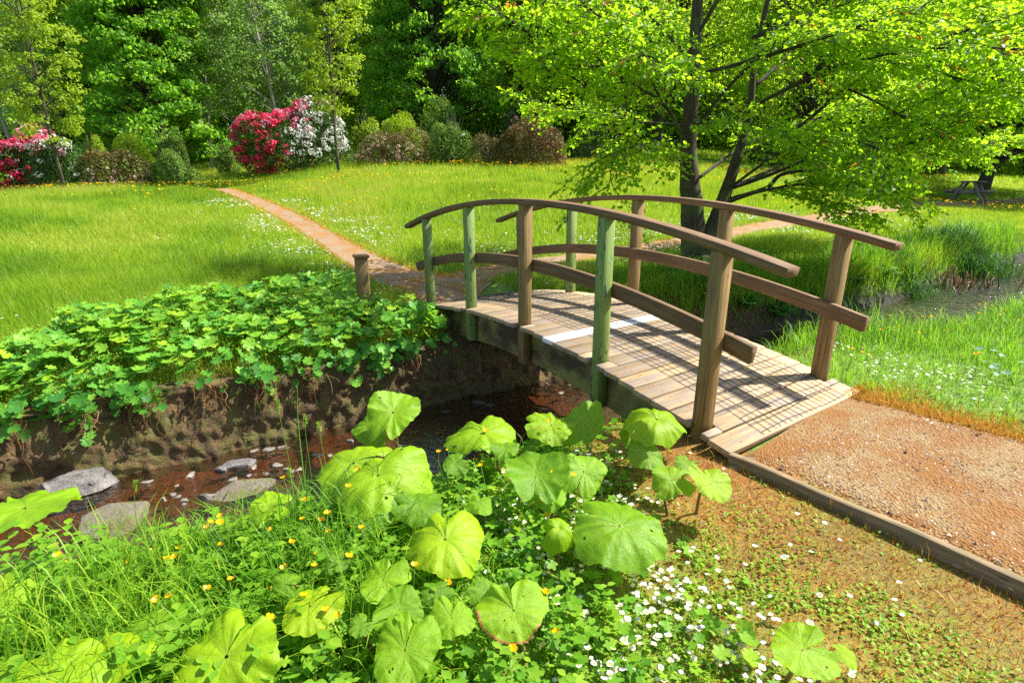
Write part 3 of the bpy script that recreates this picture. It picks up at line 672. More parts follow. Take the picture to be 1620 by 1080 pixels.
# ================================================================== VEGETATION
def T_blade(w=.5, bend=.35, seg=2):
    """grass blade of height 1 along z, bending to +y"""
    V = []; t = []; 
    for i in range(seg):
        q_ = i / seg; V += [(-w * (1 - .55 * q_), bend * q_ ** 2, q_), (w * (1 - .55 * q_), bend * q_ ** 2, q_)]; t += [q_, q_]
    V.append((0, bend, 1 - .25 * bend)); t.append(1); Fs = []
    for i in range(seg - 1): Fs += [[2 * i, 2 * i + 1, 2 * i + 3], [2 * i, 2 * i + 3, 2 * i + 2]]
    Fs.append([2 * seg - 2, 2 * seg - 1, 2 * seg]); return np.array(V, float), np.array(Fs), np.array(t, float)
B_FAR = T_blade(.5, .25, 1); B_MID = T_blade(.5, .45, 2); B_NEAR = T_blade(.5, .75, 4)
def in_view(x, y, m=1.2): return (np.abs(x) < .93 * y + m) & (y > .3)
def blades(sp, T, x, y, z, h, w, rnd=None, lean=.35, mat=0):
    n = len(x); sc = np.stack([w, h * .9, h], -1)
    return sp.inst(T, np.stack([x, y, z], -1), rotm(RNG.uniform(0, 2 * PI, n), RNG.normal(0, lean, n)), sc, rnd, mat)
def scatter(x0, x1, y0, y1, dens):
    n = int((x1 - x0) * (y1 - y0) * dens); return RNG.uniform(x0, x1, n), RNG.uniform(y0, y1, n)
def clumpy(x, y, sc, seed, lo=.3, hi=.7): return sstep(lo, hi, fbm(x, y, sc, seed))

# ---- far meadow: tall grass on both sides of the dirt paths
def meadow():
    s = Soup()
    for (y0, y1, xa, xb, dens, w0, T, hm) in ((4.2, 8, -8, 5, 3600, .0048, B_MID, .9), (8, 13, -13, 12.5, 1600, .0078, B_MID, 1.0), (13, 20, -20, 20, 750, .013, B_FAR, 1.1), (20, 30, -29, 29, 330, .022, B_FAR, 1.2), (30, 46, -44, 44, 60, .06, B_FAR, 1.5)):
        x, y = scatter(xa, xb, y0, y1, dens); k = in_view(x, y); x, y = x[k], y[k]
        d, al = poly_dist(STREAM, x, y); pa, pb, pc = path_d(x, y)
        edge = np.where(x < 1.5, hw_far(x) + .2, hw_far(x) + .32)
        k = (d > edge) & (pb > fw_far(y) * (.86 + .2 * RNG.random(len(x)))) & (pc > fw_right(x) * (.86 + .25 * RNG.random(len(x)))) & ~((x > -1.2) & (x < 1.4) & (y < 7.1) & (np.abs((x - BX) * ET[0] + (y - BY) * ET[1] - .72) < .85))
        x, y, pb, pc, d = x[k], y[k], pb[k], pc[k], d[k]
        pd_ = np.minimum(pb, pc); tall = sstep(.3, 1.6, pd_) * (.45 + .8 * clumpy(x, y, 1.8, 21)) + .22
        riverside = sstep(2.4, .6, d) * (x > 1.0) * .9
        h = (.07 + .17 * tall * RNG.uniform(.5, 1.15, len(x)) + .16 * riverside) * hm * np.where((x > 9) & (y > 12), .5, 1.0)
        r = np.clip(-.12 + .62 * sstep(.3, .7, fbm(x, y, 3.1, 31)) + .50 * sstep(.25, .75, fbm(x, y, .9, 33)) + RNG.normal(0, .15, len(x)) - .35 * riverside, 0, .84); r = np.where(RNG.random(len(x)) < .035, .97, r)
        blades(s, T, x, y, H(x, y) - .01, h, w0 * RNG.uniform(.6, 1.3, len(x)), r, .3)
    return tag(s.build('meadow_grass', M['meadow']), kind='stuff')
meadow()
# dry tan fringe along path edges
def fringe():
    s = Soup()
    for PL, wf, n, side in ((far_path, lambda P: fw_far(P[:, 1]), 20000, 0), (right_path, lambda P: fw_right(P[:, 0]), 7000, 0), (near_path[3:], lambda P: np.full(len(P), .70), 16000, 1)):
        L = np.concatenate([[0], np.cumsum(np.linalg.norm(np.diff(PL, axis=0), axis=1))]); a = RNG.random(n) ** 1.6 * min(L[-1], 16 if side == 0 else 5)
        P = np.stack([np.interp(a, L, PL[:, 0]), np.interp(a, L, PL[:, 1])], -1); Q = np.stack([np.interp(a + .05, L, PL[:, 0]), np.interp(a + .05, L, PL[:, 1])], -1)
        tg = nrm(Q - P); nn = np.stack([-tg[:, 1], tg[:, 0]], -1); sg = RNG.choice([-1, 1], n) if side == 0 else np.ones(n)
        P = P + nn * (sg * (wf(P) * (.9 + .1 * RNG.random(n)) + np.abs(RNG.normal(0, .16, n)) * (.3 + 1.4 * vnoise(P[:, 0], P[:, 1], .3, 17)) - .06))[:, None]
        if side: k = (P[:, 1] > .8)
        else: k = in_view(P[:, 0], P[:, 1]) & (fbm(P[:, 0], P[:, 1],   .8, 8) > .36)
        x, y = P[k].T; n = len(x)
        blades(s, B_MID, x, y, H(x, y), RNG.uniform(.02, .07, n), RNG.uniform(.003, .006, n) * (1 + y / 12), RNG.random(n), .8)
    return tag(s.build('dry_grass_fringe', M['straw']), kind='stuff')
fringe()
# ---- near banks: lush grass right of the near path, along the right-hand stream, and bottom left
def lush():
    s = Soup()
    x, y = scatter(1.3, 12, 2.6, 9.5, 1500); k = in_view(x, y); x, y = x[k], y[k]; d, al = poly_dist(STREAM, x, y); dn = poly_dist(near_path, x, y)[0]
    sb = (x - BX) * ES[0] + (y - BY) * ES[1]; tb_ = (x - BX) * ET[0] + (y - BY) * ET[1]
    k = (d < -hw_near(x) - .03) & (dn > .74) & (tb_ > BW + .07); x, y, d = x[k], y[k], d[k]
    rv = sstep(1.4, .3, -d - hw_near(x)); h = RNG.uniform(.05, .17, len(x)) * (1 + .9 * rv) * (.6 + .8 * clumpy(x, y, .6, 41))
    blades(s, B_NEAR, x, y, H(x, y) - .01, h, RNG.uniform(.004, .008, len(x)), np.clip(.35 + .5 * fbm(x, y, .9, 43) + RNG.normal(0, .18, len(x)) - .2 * rv, 0, 1), .45)
    # far bank of the right-hand reach, overhanging
    x, y = scatter(1.2, 13, 5.5, 13.5, 1100); k = in_view(x, y); x, y = x[k], y[k]; d, al = poly_dist(STREAM, x, y)
    k = (d > hw_far(x) + .16 + .1 * RNG.random(len(x))) & (d < hw_far(x) + 1.3); x, y, d = x[k], y[k], d[k]
    blades(s, B_NEAR, x, y, H(x, y) - .01, RNG.uniform(.16, .50, len(x)) * (.35 + 1.0 * clumpy(x, y, .5, 45)), RNG.uniform(.005, .011, len(x)), np.clip(.15 + .5 * fbm(x, y, .8, 47) + RNG.normal(0, .15, len(x)), 0, 1), .4)
    # foreground bank, left of the mossy ground
    x, y = scatter(-3.6, 1.3, .75, 4.3, 2700); k = in_view(x, y, .4); x, y = x[k], y[k]; d, al = poly_dist(STREAM, x, y)
    lo = sstep(.55, -.25, x + (y - 2) * -.15); k = (d < -hw_near(x) - .32) & (RNG.random(len(x)) < .12 + .88 * lo) ; x, y, d, lo = x[k], y[k], d[k], lo[k]
    h = RNG.uniform(.06, .30, len(x)) * (.3 + .7 * lo) * (.35 + .9 * clumpy(x, y, .5, 49)) * sstep(-.1, 1.2 - .5 * (x < -1.5), -d - hw_near(x)) * (1 + .6 * sstep(-1.1, -1.8, x)) * (1 - .75 * sstep(-.7, -.1, x) * sstep(2.7, 3.2, y))
    blades(s, B_NEAR, x, y, H(x, y) - .01, h, RNG.uniform(.004, .0085, len(x)), np.clip(.2 + .6 * fbm(x, y, .6, 51) + RNG.normal(0, .2, len(x)), 0, 1), .42)
    return tag(s.build('lush_grass', M['grass']), kind='stuff')
lush()
# ---- leaf templates
def T_fan(rim, cup=.2, rings=(.5,), fold=0.0):
    """leaf blade from a rim radius list (angle measured from the tip, +y); petiole at the origin"""
    n = len(rim); a = np.linspace(-PI, PI, n, endpoint=False) + PI / n; V = [(0, 0, 0)]; t = [0]
    for k in list(rings) + [1.0]:
        for ai, r in zip(a, rim): V.append((math.sin(ai) * r * k, math.cos(ai) * r * k, cup * (k * k) * (1 + .5 * math.cos(7 * ai)) + fold * abs(math.sin(ai)) * k)); t.append(k)
    Fs = [[0, 1 + (j + 1) % n, 1 + j] for j in range(n)]
    for q_ in range(len(rings)):
        o = 1 + q_ * n
        for j in range(n): j2 = (j + 1) % n; Fs += [[o + j, o + j2, o + n + j2], [o + j, o + n + j2, o + n + j]]
    return np.array(V, float), np.array(Fs), np.array(t, float)
def lobed(n=42, lobes=7, notch=.5, depth=.34):
    a = np.linspace(-PI, PI, n, endpoint=False) + PI / n
    r = 1 - depth * (1 - np.abs(np.cos(a * lobes / 2)) ** .7) + .03 * np.sign(np.sin(a * 21)); r *= 1 - (1 - notch) * np.exp(-((np.abs(a) - PI) / .22) ** 2); return r
L_MANTLE = T_fan(lobed(), .12); L_DEEP = T_fan(lobed(30, 5, .3, .6), .05)
L_OVAL = (np.array([(0, 0, 0), (-.28, .3, .06), (.28, .3, .06), (-.3, .62, .03), (.3, .62, .03), (0, .35, -.02), (0, .65, -.04), (0, 1.05, -.12)], float),
          np.array([[0, 5, 1], [0, 2, 5], [1, 5, 6], [1, 6, 3], [5, 2, 4], [5, 4, 6], [3, 6, 7], [6, 4, 7]]), np.array([0, .3, .3, .6, .6, .3, .6, 1.0]))
L_HAZEL = (np.array([(0, 0, 0), (-.42, .28, .07), (.42, .28, .07), (-.36, .68, .03), (.36, .68, .03), (0, 1.02, -.06), (0, .45, -.03)], float),
           np.array([[0, 6, 1], [0, 2, 6], [1, 6, 3], [6, 2, 4], [3, 6, 5], [6, 4, 5]]), np.array([0, .3, .3, .7, .7, 1, .5]))
L_QUAD = (np.array([(0, -.5, 0), (.38, 0, .12), (0, .5, 0), (-.38, 0, .12)], float), np.array([[0, 1, 2], [0, 2, 3]]), np.array([0, .5, 1, .5]))
# ---- lobed plants spilling over the far bank
def mantle_bank():
    s = Soup(); fl = Soup(); x, y = scatter(-8, .3, 2.5, 8, 360); d, al = poly_dist(STREAM, x, y); hf = hw_far(x)
    tb_ = (x - BX) * ET[0] + (y - BY) * ET[1]; sb = (x - BX) * ES[0] + (y - BY) * ES[1]
    k = (d > hf + .10) & (d < hf + .95 + .75 * sstep(-5.5, -2.5, x) - .25 * sstep(-1.9, -.9, x)) & (tb_ < -.12) & in_view(x, y, 2); k &= ~((x > -1.9) & (y > 6.25)); x, y, d, hf = x[k], y[k], d[k], hf[k]; n = len(x)
    e = d - hf; dome = .08 + .27 * np.sqrt(np.clip(np.minimum(e / .5, (2.0 - e) / .9), 0, 1)) * (.35 + .95 * clumpy(x, y, .55, 61))
    z = H(x, y) + dome * RNG.uniform(.55, 1.08, n) ** .8 - .10 * sstep(.2, 0, e)
    sc = RNG.uniform(.03, .074, n); tl = RNG.normal(.35, .3, n); yaw = RNG.normal(.2, 1.1, n)   # blades face up and out over the water
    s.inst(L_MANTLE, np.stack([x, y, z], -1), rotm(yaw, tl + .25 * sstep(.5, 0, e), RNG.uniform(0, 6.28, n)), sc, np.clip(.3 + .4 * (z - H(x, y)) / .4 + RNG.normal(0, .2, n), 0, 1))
    nh = 420; xc = RNG.choice([-4.4, -3.3, -2.75, -1.75, -1.0, -.7], nh) + RNG.normal(0, .2, nh); j = np.array([np.argmin(np.abs(STREAM[:, 0] - v)) for v in xc]); hp = STREAM[j] + np.array([-.45, .89]) * (hw_far(xc) + RNG.uniform(-.06, .12, nh))[:, None]; hp[:, 0] += xc - STREAM[j][:, 0]
    zh = base_h(hp[:, 0], hp[:, 1]) - .16 - np.abs(RNG.normal(0, .13, nh)); s.inst(L_MANTLE, np.stack([hp[:, 0], hp[:, 1], zh], -1), rotm(RNG.normal(.2, .5, nh), RNG.normal(.8, .3, nh), RNG.uniform(0, 6.28, nh)), RNG.uniform(.025, .06, nh), np.clip(RNG.normal(.35, .2, nh), 0, 1))
    k2 = RNG.random(n) < .5; ns = k2.sum(); blades(s, B_MID, x[k2], y[k2], H(x[k2], y[k2]), z[k2] - H(x[k2], y[k2]), np.full(ns, .004), np.full(ns, .2), .1)
    m = 30000; i = RNG.integers(0, n, m); off = RNG.normal(0, .05, (m, 3)); off[:, 2] = np.abs(off[:, 2]) * .7 + .015
    cl_ = fbm(x[i], y[i], .3, 66) > .5; i = i[cl_]; off = off[cl_]
    fl_p = np.stack([x[i], y[i], z[i]], -1) + off; fl.inst(L_QUAD, fl_p, rotm(RNG.uniform(0, 6.28, len(i)), RNG.normal(.2, .5, len(i))), RNG.uniform(.007, .016, len(i)))
    tag(s.build('lobed_bank_plants', M['mantle']), kind='stuff'); tag(fl.build('greenish_flower_sprays', M['mantle_flower']), kind='stuff')
    # dead leaves and roots hanging from the wall top
    dd_ = Soup(); n = 520; c0 = RNG.choice([-3.55, -3.4, -2.3, -1.95, -1.7, -1.35, -2.9], n); xx = c0 + RNG.normal(0, .13, n); j = np.array([np.argmin(np.abs(STREAM[:, 0] - v)) for v in xx])
    hw_ = hw_far(xx); P = STREAM[j] + np.array([-.45, .89]) * (hw_ + .09)[:, None]; P[:, 0] += xx - STREAM[j][:, 0]; zt = -.28 - np.abs(RNG.normal(0, .11, n))
    dd_.inst(L_OVAL, np.stack([P[:, 0], P[:, 1] - .03, zt], -1), rotm(RNG.uniform(0, 6.28, n), RNG.normal(-.9, .7, n)), RNG.uniform(.02, .055, n))
    n = 260; k = RNG.integers(0, len(P), n); blades(dd_, B_NEAR, P[k, 0], P[k, 1] - .02, zt[k], RNG.uniform(.08, .25, n), np.full(n, .005), RNG.uniform(.4, 1, n), 2.2)
    for k in range(150):                                        # roots trailing down the face
        xx = RNG.uniform(-5.5, .4); j = np.argmin(np.abs(STREAM[:, 0] - xx)); P = STREAM[j] + np.array([-.45, .89]) * (float(hw_far(xx)) - .03); zt_ = HP(P[0] - .2, P[1] + .35) - .02; m = 6; t = np.linspace(0, 1, m); L_ = RNG.uniform(.1, .42)
        C = np.stack([P[0] + xx - STREAM[j][0] + np.cumsum(RNG.normal(0, .02, m)), P[1] + .06 - .09 * np.sin(t * 2.2) + RNG.normal(0, .008, m), zt_ - L_ * t], -1); V_, T_, g_ = tube(C, np.linspace(.0045, .0015, m), 4, False); dd_.add(V_, T_, RNG.random())
    tag(dd_.build('dead_leaf_litter', M['dead']), kind='stuff')
mantle_bank()
# ---- broad weeds and small lobed leaves of the foreground bank
def weeds():
    s = Soup(); x, y = scatter(-3.6, 1.0, .8, 4.3, 105); d, al = poly_dist(STREAM, x, y)
    k = (d < -hw_near(x) - .25) & in_view(x, y, .3) & (x + (y - 2) * -.1 < .35); x, y, d = x[k], y[k], d[k]
    z0 = H(x, y); e = -d - hw_near(x); hh = RNG.uniform(.08, .24, len(x)) * sstep(-.1, 1.1 - .5 * (x < -1.4), e) * (1 + .7 * sstep(-1.1, -1.8, x))
    for i in range(len(x)):
        if x[i] > -.7 and i % 2: continue
        lv = 4 + int(5 * hh[i] / .3); ox, oy = RNG.normal(0, .12, 2)
        for q_ in range(lv):
            t = (q_ + 1) / lv; a = (q_ % 2) * PI / 2 + RNG.random()
            c = np.array([x[i] + ox * t * .4, y[i] + oy * t * .4, z0[i] + hh[i] * t])
            s.inst(L_OVAL, np.stack([c, c]), rotm([a, a + PI], [.35 - .2 * t, .35 - .2 * t]) , np.array([.09, .09]) * (1.25 - .6 * t) * RNG.uniform(.55, .95) * (.72 if x[i] > -.7 else 1.0), np.clip(RNG.normal(.15 + .45 * t, .15, 2), 0, 1))
    # feathery buttercup leaves
    x, y = scatter(-3.4, 1.6, .8, 4.2, 800); d, al = poly_dist(STREAM, x, y); k = (d < -hw_near(x) - .1) & in_view(x, y, .3) & (RNG.random(len(x)) < sstep(1.0, -.1, x)); x, y, d = x[k], y[k], d[k]; n = len(x)
    z = H(x, y) + RNG.uniform(.01, .13, n) * sstep(0, .7, -d - hw_near(x)) * (.3 + .7 * sstep(.8, -.2, x))
    s.inst(L_DEEP, np.stack([x, y, z], -1), rotm(RNG.uniform(0, 6.28, n), RNG.normal(0, .5, n)), RNG.uniform(.012, .032, n), np.clip(RNG.normal(.45, .25, n), 0, 1))
    return tag(s.build('leafy_weeds', M['weed']), kind='stuff')
weeds()
# ---- rosettes, clover and moss of the low ground beside the edging board
def low_ground():
    s = Soup(); x, y = scatter(-.5, 4.2, .8, 3.3, 10500); dn = poly_dist(near_path, x, y)[0]; d, al = poly_dist(STREAM, x, y)
    patch = sstep(.40, .56, fbm(x, y, .30, 71) * .6 + .4 * fbm(x, y, .09, 75)); dens = (.03 + .97 * patch) * np.clip(1.15 - .62 * sstep(.35, 1.9, x + .35 * (y - 1.8)), .1, 1) * (.12 + .88 * sstep(-.95, -1.6, dn + .5 * (fbm(x, y, .5, 73) - .5)))
    k = (dn < -.80) & (d < -hw_near(x) - .2) & in_view(x, y, .3) & (RNG.random(len(x)) < dens * .8); x, y = x[k], y[k]; n = len(x)
    s.inst(L_OVAL, np.stack([x, y, H(x, y) + RNG.uniform(.0, .022, n)], -1), rotm(RNG.uniform(0, 6.28, n), RNG.normal(.35, .3, n)), RNG.uniform(.010, .022, n), np.clip(RNG.normal(.5, .25, n), 0, 1))
    tag(s.build('ground_cover', M['rosette']), kind='stuff')
    s = Soup(); x, y = scatter(-.3, 4.4, .8, 3.4, 7500); dn = poly_dist(near_path, x, y)[0]; d, al = poly_dist(STREAM, x, y)
    k = (dn < -.78) & (d < -hw_near(x) - .05) & in_view(x, y, .3) & (RNG.random(len(x)) < .15 + .7 * sstep(-.1, .9, x + .2 * (y - 2))); x, y = x[k], y[k]; n = len(x)
    blades(s, B_MID, x, y, H(x, y), RNG.uniform(.008, .035, n), RNG.uniform(.002, .004, n), np.clip(fbm(x, y, .3, 77) + RNG.normal(0, .2, n), 0, 1), 1.1)
    # moss and litter crumbs on the near path, thicker by the edges
    x, y = scatter(1.1, 5, .8, 4, 8000); dn = poly_dist(near_path, x, y)[0]; m_ = fbm(x, y, .45, 81) * .6 + .55 * np.abs(dn) / .7
    k = (np.abs(dn) < .74) & (RNG.random(len(x)) < sstep(.42, .95, m_)) & ((x - BX) * ES[0] + (y - BY) * ES[1] < -.10 - .0 * x); x, y = x[k], y[k]; n = len(x)
    blades(s, B_MID, x, y, H(x, y) + .012, RNG.uniform(.003, .013, n), RNG.uniform(.003, .006, n), np.clip(fbm(x, y, .35, 83) + RNG.normal(0, .25, n), 0, 1), 1.2)
    tag(s.build('orange_moss', M['moss_red']), kind='stuff')
    s = Soup(); x, y = scatter(.3, 4.2, .8, 3.2, 420); dn = poly_dist(near_path, x, y)[0]; d, al = poly_dist(STREAM, x, y); k = (dn < -.78) & (d < -hw_near(x) - .2); x, y = x[k], y[k]; n = len(x)
    blades(s, B_MID, x, y, H(x, y) + .008, RNG.uniform(.03, .09, n), RNG.uniform(.0015, .003, n), RNG.random(n), 1.5); tag(s.build('fallen_needles', M['straw']), kind='stuff')
    s = Soup(); x, y = scatter(1.2, 4.6, .8, 4, 1700); dn = poly_dist(near_path, x, y)[0]; k = (np.abs(dn) < .68) & ((x - BX) * ES[0] + (y - BY) * ES[1] < -.12); x, y = x[k], y[k]; n = len(x)
    tet = (np.array([(1, 0, -.4), (-.6, .8, -.3), (-.5, -.8, -.35), (.1, .1, .6)]), np.array([[0, 1, 3], [1, 2, 3], [2, 0, 3]]), np.zeros(4))
    s.inst(tet, np.stack([x, y, H(x, y) + .016], -1), rotm(RNG.uniform(0, 6.28, n), RNG.normal(0, .3, n)), RNG.uniform(.002, .007, n) * (1 + (RNG.random(n) < .03) * 1.6))
    tag(s.build('path_grit', M['grit']), kind='stuff')
M['grit'] = m_leaf('grit', [(.08, .05, .035), (.3, .21, .15), (.58, .5, .42)], (.1, .1, .1), .0, .9)
low_ground()
# ---- daisies and buttercups: every visible bloom its own object
def daisy_mesh(k):
    s = Soup(); n = 13; h = .035 + .012 * k; V, T, gc = tube([(0, 0, 0), (.003, 0, h * .5), (0, 0, h)], .0012, 4); s.add(V, T, .5, mat=2)
    for j in range(n):
        a = j * 2 * PI / n + .1 * k; c, s_ = math.cos(a), math.sin(a); R = .0105 + .0012 * (j % 3); w = .0026; up = .003 + .0015 * k
        s.add([(c * .002 - s_ * .001, s_ * .002 + c * .001, h), (c * R * .8 - s_ * w, s_ * R * .8 + c * w, h + up * .7), (c * R, s_ * R, h + up), (c * R * .8 + s_ * w, s_ * R * .8 - c * w, h + up * .7)], [[0, 3, 2, 1]], .6)
    a = np.arange(8) * PI / 4; V = np.concatenate([np.stack([np.cos(a) * .0042, np.sin(a) * .0042, a * 0 + h + .001], -1), [[0, 0, h + .004]]]); s.add(V, [[j, (j + 1) % 8, 8] for j in range(8)], .5, mat=1)
    return s
def cup_mesh(k):
    s = Soup(); h = .14 + .07 * k; V, T, gc = tube([(0, 0, 0), (.012, .004, h * .5), (0, .01, h)], [.0018, .0014, .001], 4); s.add(V, T, .4, mat=1)
    for j in range(5):
        a = j * 2 * PI / 5; c, s_ = math.cos(a), math.sin(a); R = .0125; w = .0075
        P = np.array([(.001, 0, 0), (R * .7, -w, .005), (R, -w * .5, .009), (R, w * .5, .009), (R * .7, w, .005)]); P = np.stack([P[:, 0] * c - P[:, 1] * s_, P[:, 0] * s_ + P[:, 1] * c + .01, P[:, 2] + h], -1)
        s.add(P, [[0, 1, 2], [0, 2, 3], [0, 3, 4]], RNG.random())
    a = np.arange(6) * PI / 3; V = np.concatenate([np.stack([np.cos(a) * .003, np.sin(a) * .003 + .01, a * 0 + h + .002], -1), [[0, .01, h + .005]]]); s.add(V, [[j, (j + 1) % 6, 6] for j in range(6)], .1)
    for dx_, dy_ in ((.05, .02), (-.04, .03)):                  # a pair of cut leaves on the stem
        V0, T0_, t0 = L_DEEP; s.add(V0 * .018 + np.array([dx_ * .5, dy_, h * .35]), T0_, .5, mat=1)
    return s
def individuals(name, protos, pts, label, cat, group, scl=(.85, 1.2)):
    first = []
    for i, P in enumerate(pts):
        k = i % len(protos)
        if i < len(protos): o = protos[k](k) if callable(protos[k]) else None; first.append(o)
        else: o = first[k].copy(); COL.objects.link(o)
        o.location = P; o.rotation_euler = (RNG.normal(0, .18), RNG.normal(0, .18), RNG.uniform(0, 6.28)); q_ = RNG.uniform(*scl); o.scale = (q_, q_, q_)
        tag(o, label, cat, group)
dp = [lambda k: daisy_mesh(k).build('daisy', [M['white'], M['centre'], M['stem']])] * 3
def pick(n, f, x0, x1, y0, y1):
    """n ground positions with acceptance weight f(x, y)"""
    out = []
    while len(out) < n:
        x = RNG.uniform(x0, x1, 4000); y = RNG.uniform(y0, y1, 4000); k = (RNG.random(4000) < f(x, y)) & in_view(x, y, .02); out += list(zip(x[k], y[k]))
    out = np.array(out[:n]); return [(a, b, c) for (a, b), c in zip(out, H(out[:, 0], out[:, 1]))]
def fd(x, y):
    d, al = poly_dist(STREAM, x, y); dn = poly_dist(near_path, x, y)[0]; wx = x + .35 * (y - 1.8)
    return np.where((dn < -.85) & (d < -hw_near(x) - .35), sstep(-.15, .15, wx) * (.06 + .94 * sstep(1.1, .5, wx)) * (.25 + .75 * sstep(.4, .65, fbm(x, y, .35, 91))), 0)
individuals('daisy', dp, pick(300, fd, -.6, 2.6, 1.35, 2.9), 'small white daisy with a yellow eye in the low green ground cover below the bridge', 'daisy', 'daisies in the low ground by the edging board', (.85, 1.15))
def fr(x, y):
    d, al = poly_dist(STREAM, x, y); dn = poly_dist(near_path, x, y)[0]
    return np.where((dn > .85) & (dn < 1.7) & (d < -hw_near(x) - .8) & (x > 2.6), .9, 0)
s = Soup()
def soup_daisies(s, pts, sc):
    pts = np.array(pts); n = len(pts); a = np.arange(8) * PI / 4; T = (np.concatenate([[[0, 0, .15]], np.stack([np.cos(a), np.sin(a), a * 0], -1)]), np.array([[0, 1 + j, 1 + (j + 1) % 8] for j in range(8)]), np.zeros(9))
    s.inst(T, pts, rotm(RNG.uniform(0, 6, n), RNG.normal(0, .3, n)), sc)
P = np.array(pick(420, fd, -.6, 2.6, .9, 2.9)); P[:, 2] += .03; soup_daisies(s, P, RNG.uniform(.008, .011, len(P)))
P = np.array(pick(90, fr, 2.6, 6, 2.2, 5.5)); P[:, 2] += .09; soup_daisies(s, P, RNG.uniform(.008, .013, len(P)))
def fm(x, y):
    d, al = poly_dist(STREAM, x, y); a, b, c = path_d(x, y); m = np.minimum(b / 1.0, c); return np.where((d > hw_far(x) + .3) & (m > .4), .05 + .95 * sstep(2.2, .5, m) * sstep(.4, .6, fbm(x, y, 1.2, 93)), 0) * (b > fw_far(y) + .05)
P = np.array(pick(2600, fm, -9, 11, 5, 16)); P[:, 2] += .10; soup_daisies(s, P, .006 + .0011 * P[:, 1])
tag(s.build('scattered_daisies', M['white']), kind='stuff')
bp_ = [lambda k: cup_mesh(k).build('buttercup', [M['yellow'], M['stem']])] * 3
def fb(x, y):
    d, al = poly_dist(STREAM, x, y); return np.where((d < -hw_near(x) - .2), sstep(.55, .1, x), 0) * (.2 + .8 * sstep(.42, .62, fbm(x, y, .5, 95)))
individuals('buttercup', bp_, pick(120, fb, -2.4, .7, 1.4, 3.6), 'yellow buttercup on a thin stem among the weeds and broad leaves in the foreground', 'buttercup', 'buttercups in the foreground bank', (.8, 1.15))
def fb2(x, y):
    d, al = poly_dist(STREAM, x, y); dn = poly_dist(near_path, x, y)[0]; return np.where((dn > .95) & (d < -hw_near(x) - .1) & (x > 2.6) & (y > 3.9), .9, 0)
individuals('buttercup', bp_, pick(34, fb2, 2.6, 6.5, 3.9, 6.5), 'yellow buttercup in the grass between the bridge end and the right-hand stream', 'buttercup', 'buttercups in the grass right of the bridge', (.8, 1.2))
def fy(x, y):
    d, al = poly_dist(STREAM, x, y); return np.where(d > 3, sstep(.38, .6, fbm(x, y, 3.0, 97)), 0) * sstep(10, 20, y)
s = Soup(); P = np.array(pick(4200, fy, -26, 24, 11, 30)); P[:, 2] += .28; soup_daisies(s, P, .007 + .0011 * P[:, 1]); tag(s.build('meadow_buttercups', M['yellow']), kind='stuff')

# ---- butterbur: one stalk, one big round leaf each
def m_butter():
    m, nt, p = mat_new('butterbur_leaf'); L = nt.links.new; r = attr(nt, 'rnd').outputs['Fac']; v = attr(nt, 'tv').outputs['Fac']; g = attr(nt, 'gc').outputs['Vector']
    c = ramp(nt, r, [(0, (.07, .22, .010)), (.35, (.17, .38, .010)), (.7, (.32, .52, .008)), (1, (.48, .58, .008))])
    n = noise(nt, g, 5, 6, .65); c = mixc(nt, ramp(nt, n, [(.35, (.0, .0, .0)), (.7, (.5, .5, .5))]), c, (.30, .44, .012))
    c = mixc(nt, ramp(nt, v, [(.5, (0, 0, 0)), (1, (.75, .75, .75))]), c, (.36, .50, .06))
    ed = N(nt, 'VectorMath', operation='LENGTH'); L(g, ed.inputs[0]); fl = N(nt, 'Math', operation='MULTIPLY_ADD'); L(n, fl.inputs[0]); fl.inputs[1].default_value = .16; L(ed.outputs['Value'], fl.inputs[2])
    L(c, p.inputs['Base Color']); p.inputs['Roughness'].default_value = .42; p.inputs['Specular IOR Level'].default_value = .35
    n2 = noise(nt, g, 15, 4, .65, 1.0); ad = N(nt, 'Math', operation='MULTIPLY_ADD'); L(v, ad.inputs[0]); ad.inputs[1].default_value = -.5; L(n2, ad.inputs[2]); b = bump(nt, ad.outputs[0], .45, .008, p)
    t = N(nt, 'BsdfTranslucent'); L(mixc(nt, .5, c, (.5, .75, .01)), t.inputs[0]); mx = N(nt, 'MixShader'); mx.inputs[0].default_value = .42
    L(p.outputs[0], mx.inputs[1]); L(t.outputs[0], mx.inputs[2]); L(mx.outputs[0], nt.nodes['Material Output'].inputs[0]); return m
M['butter'] = m_butter(); M['brownedge'] = m_leaf('scorched_edge', [(.22, .07, .03), (.34, .14, .05)], (.3, .1, .05), .1)
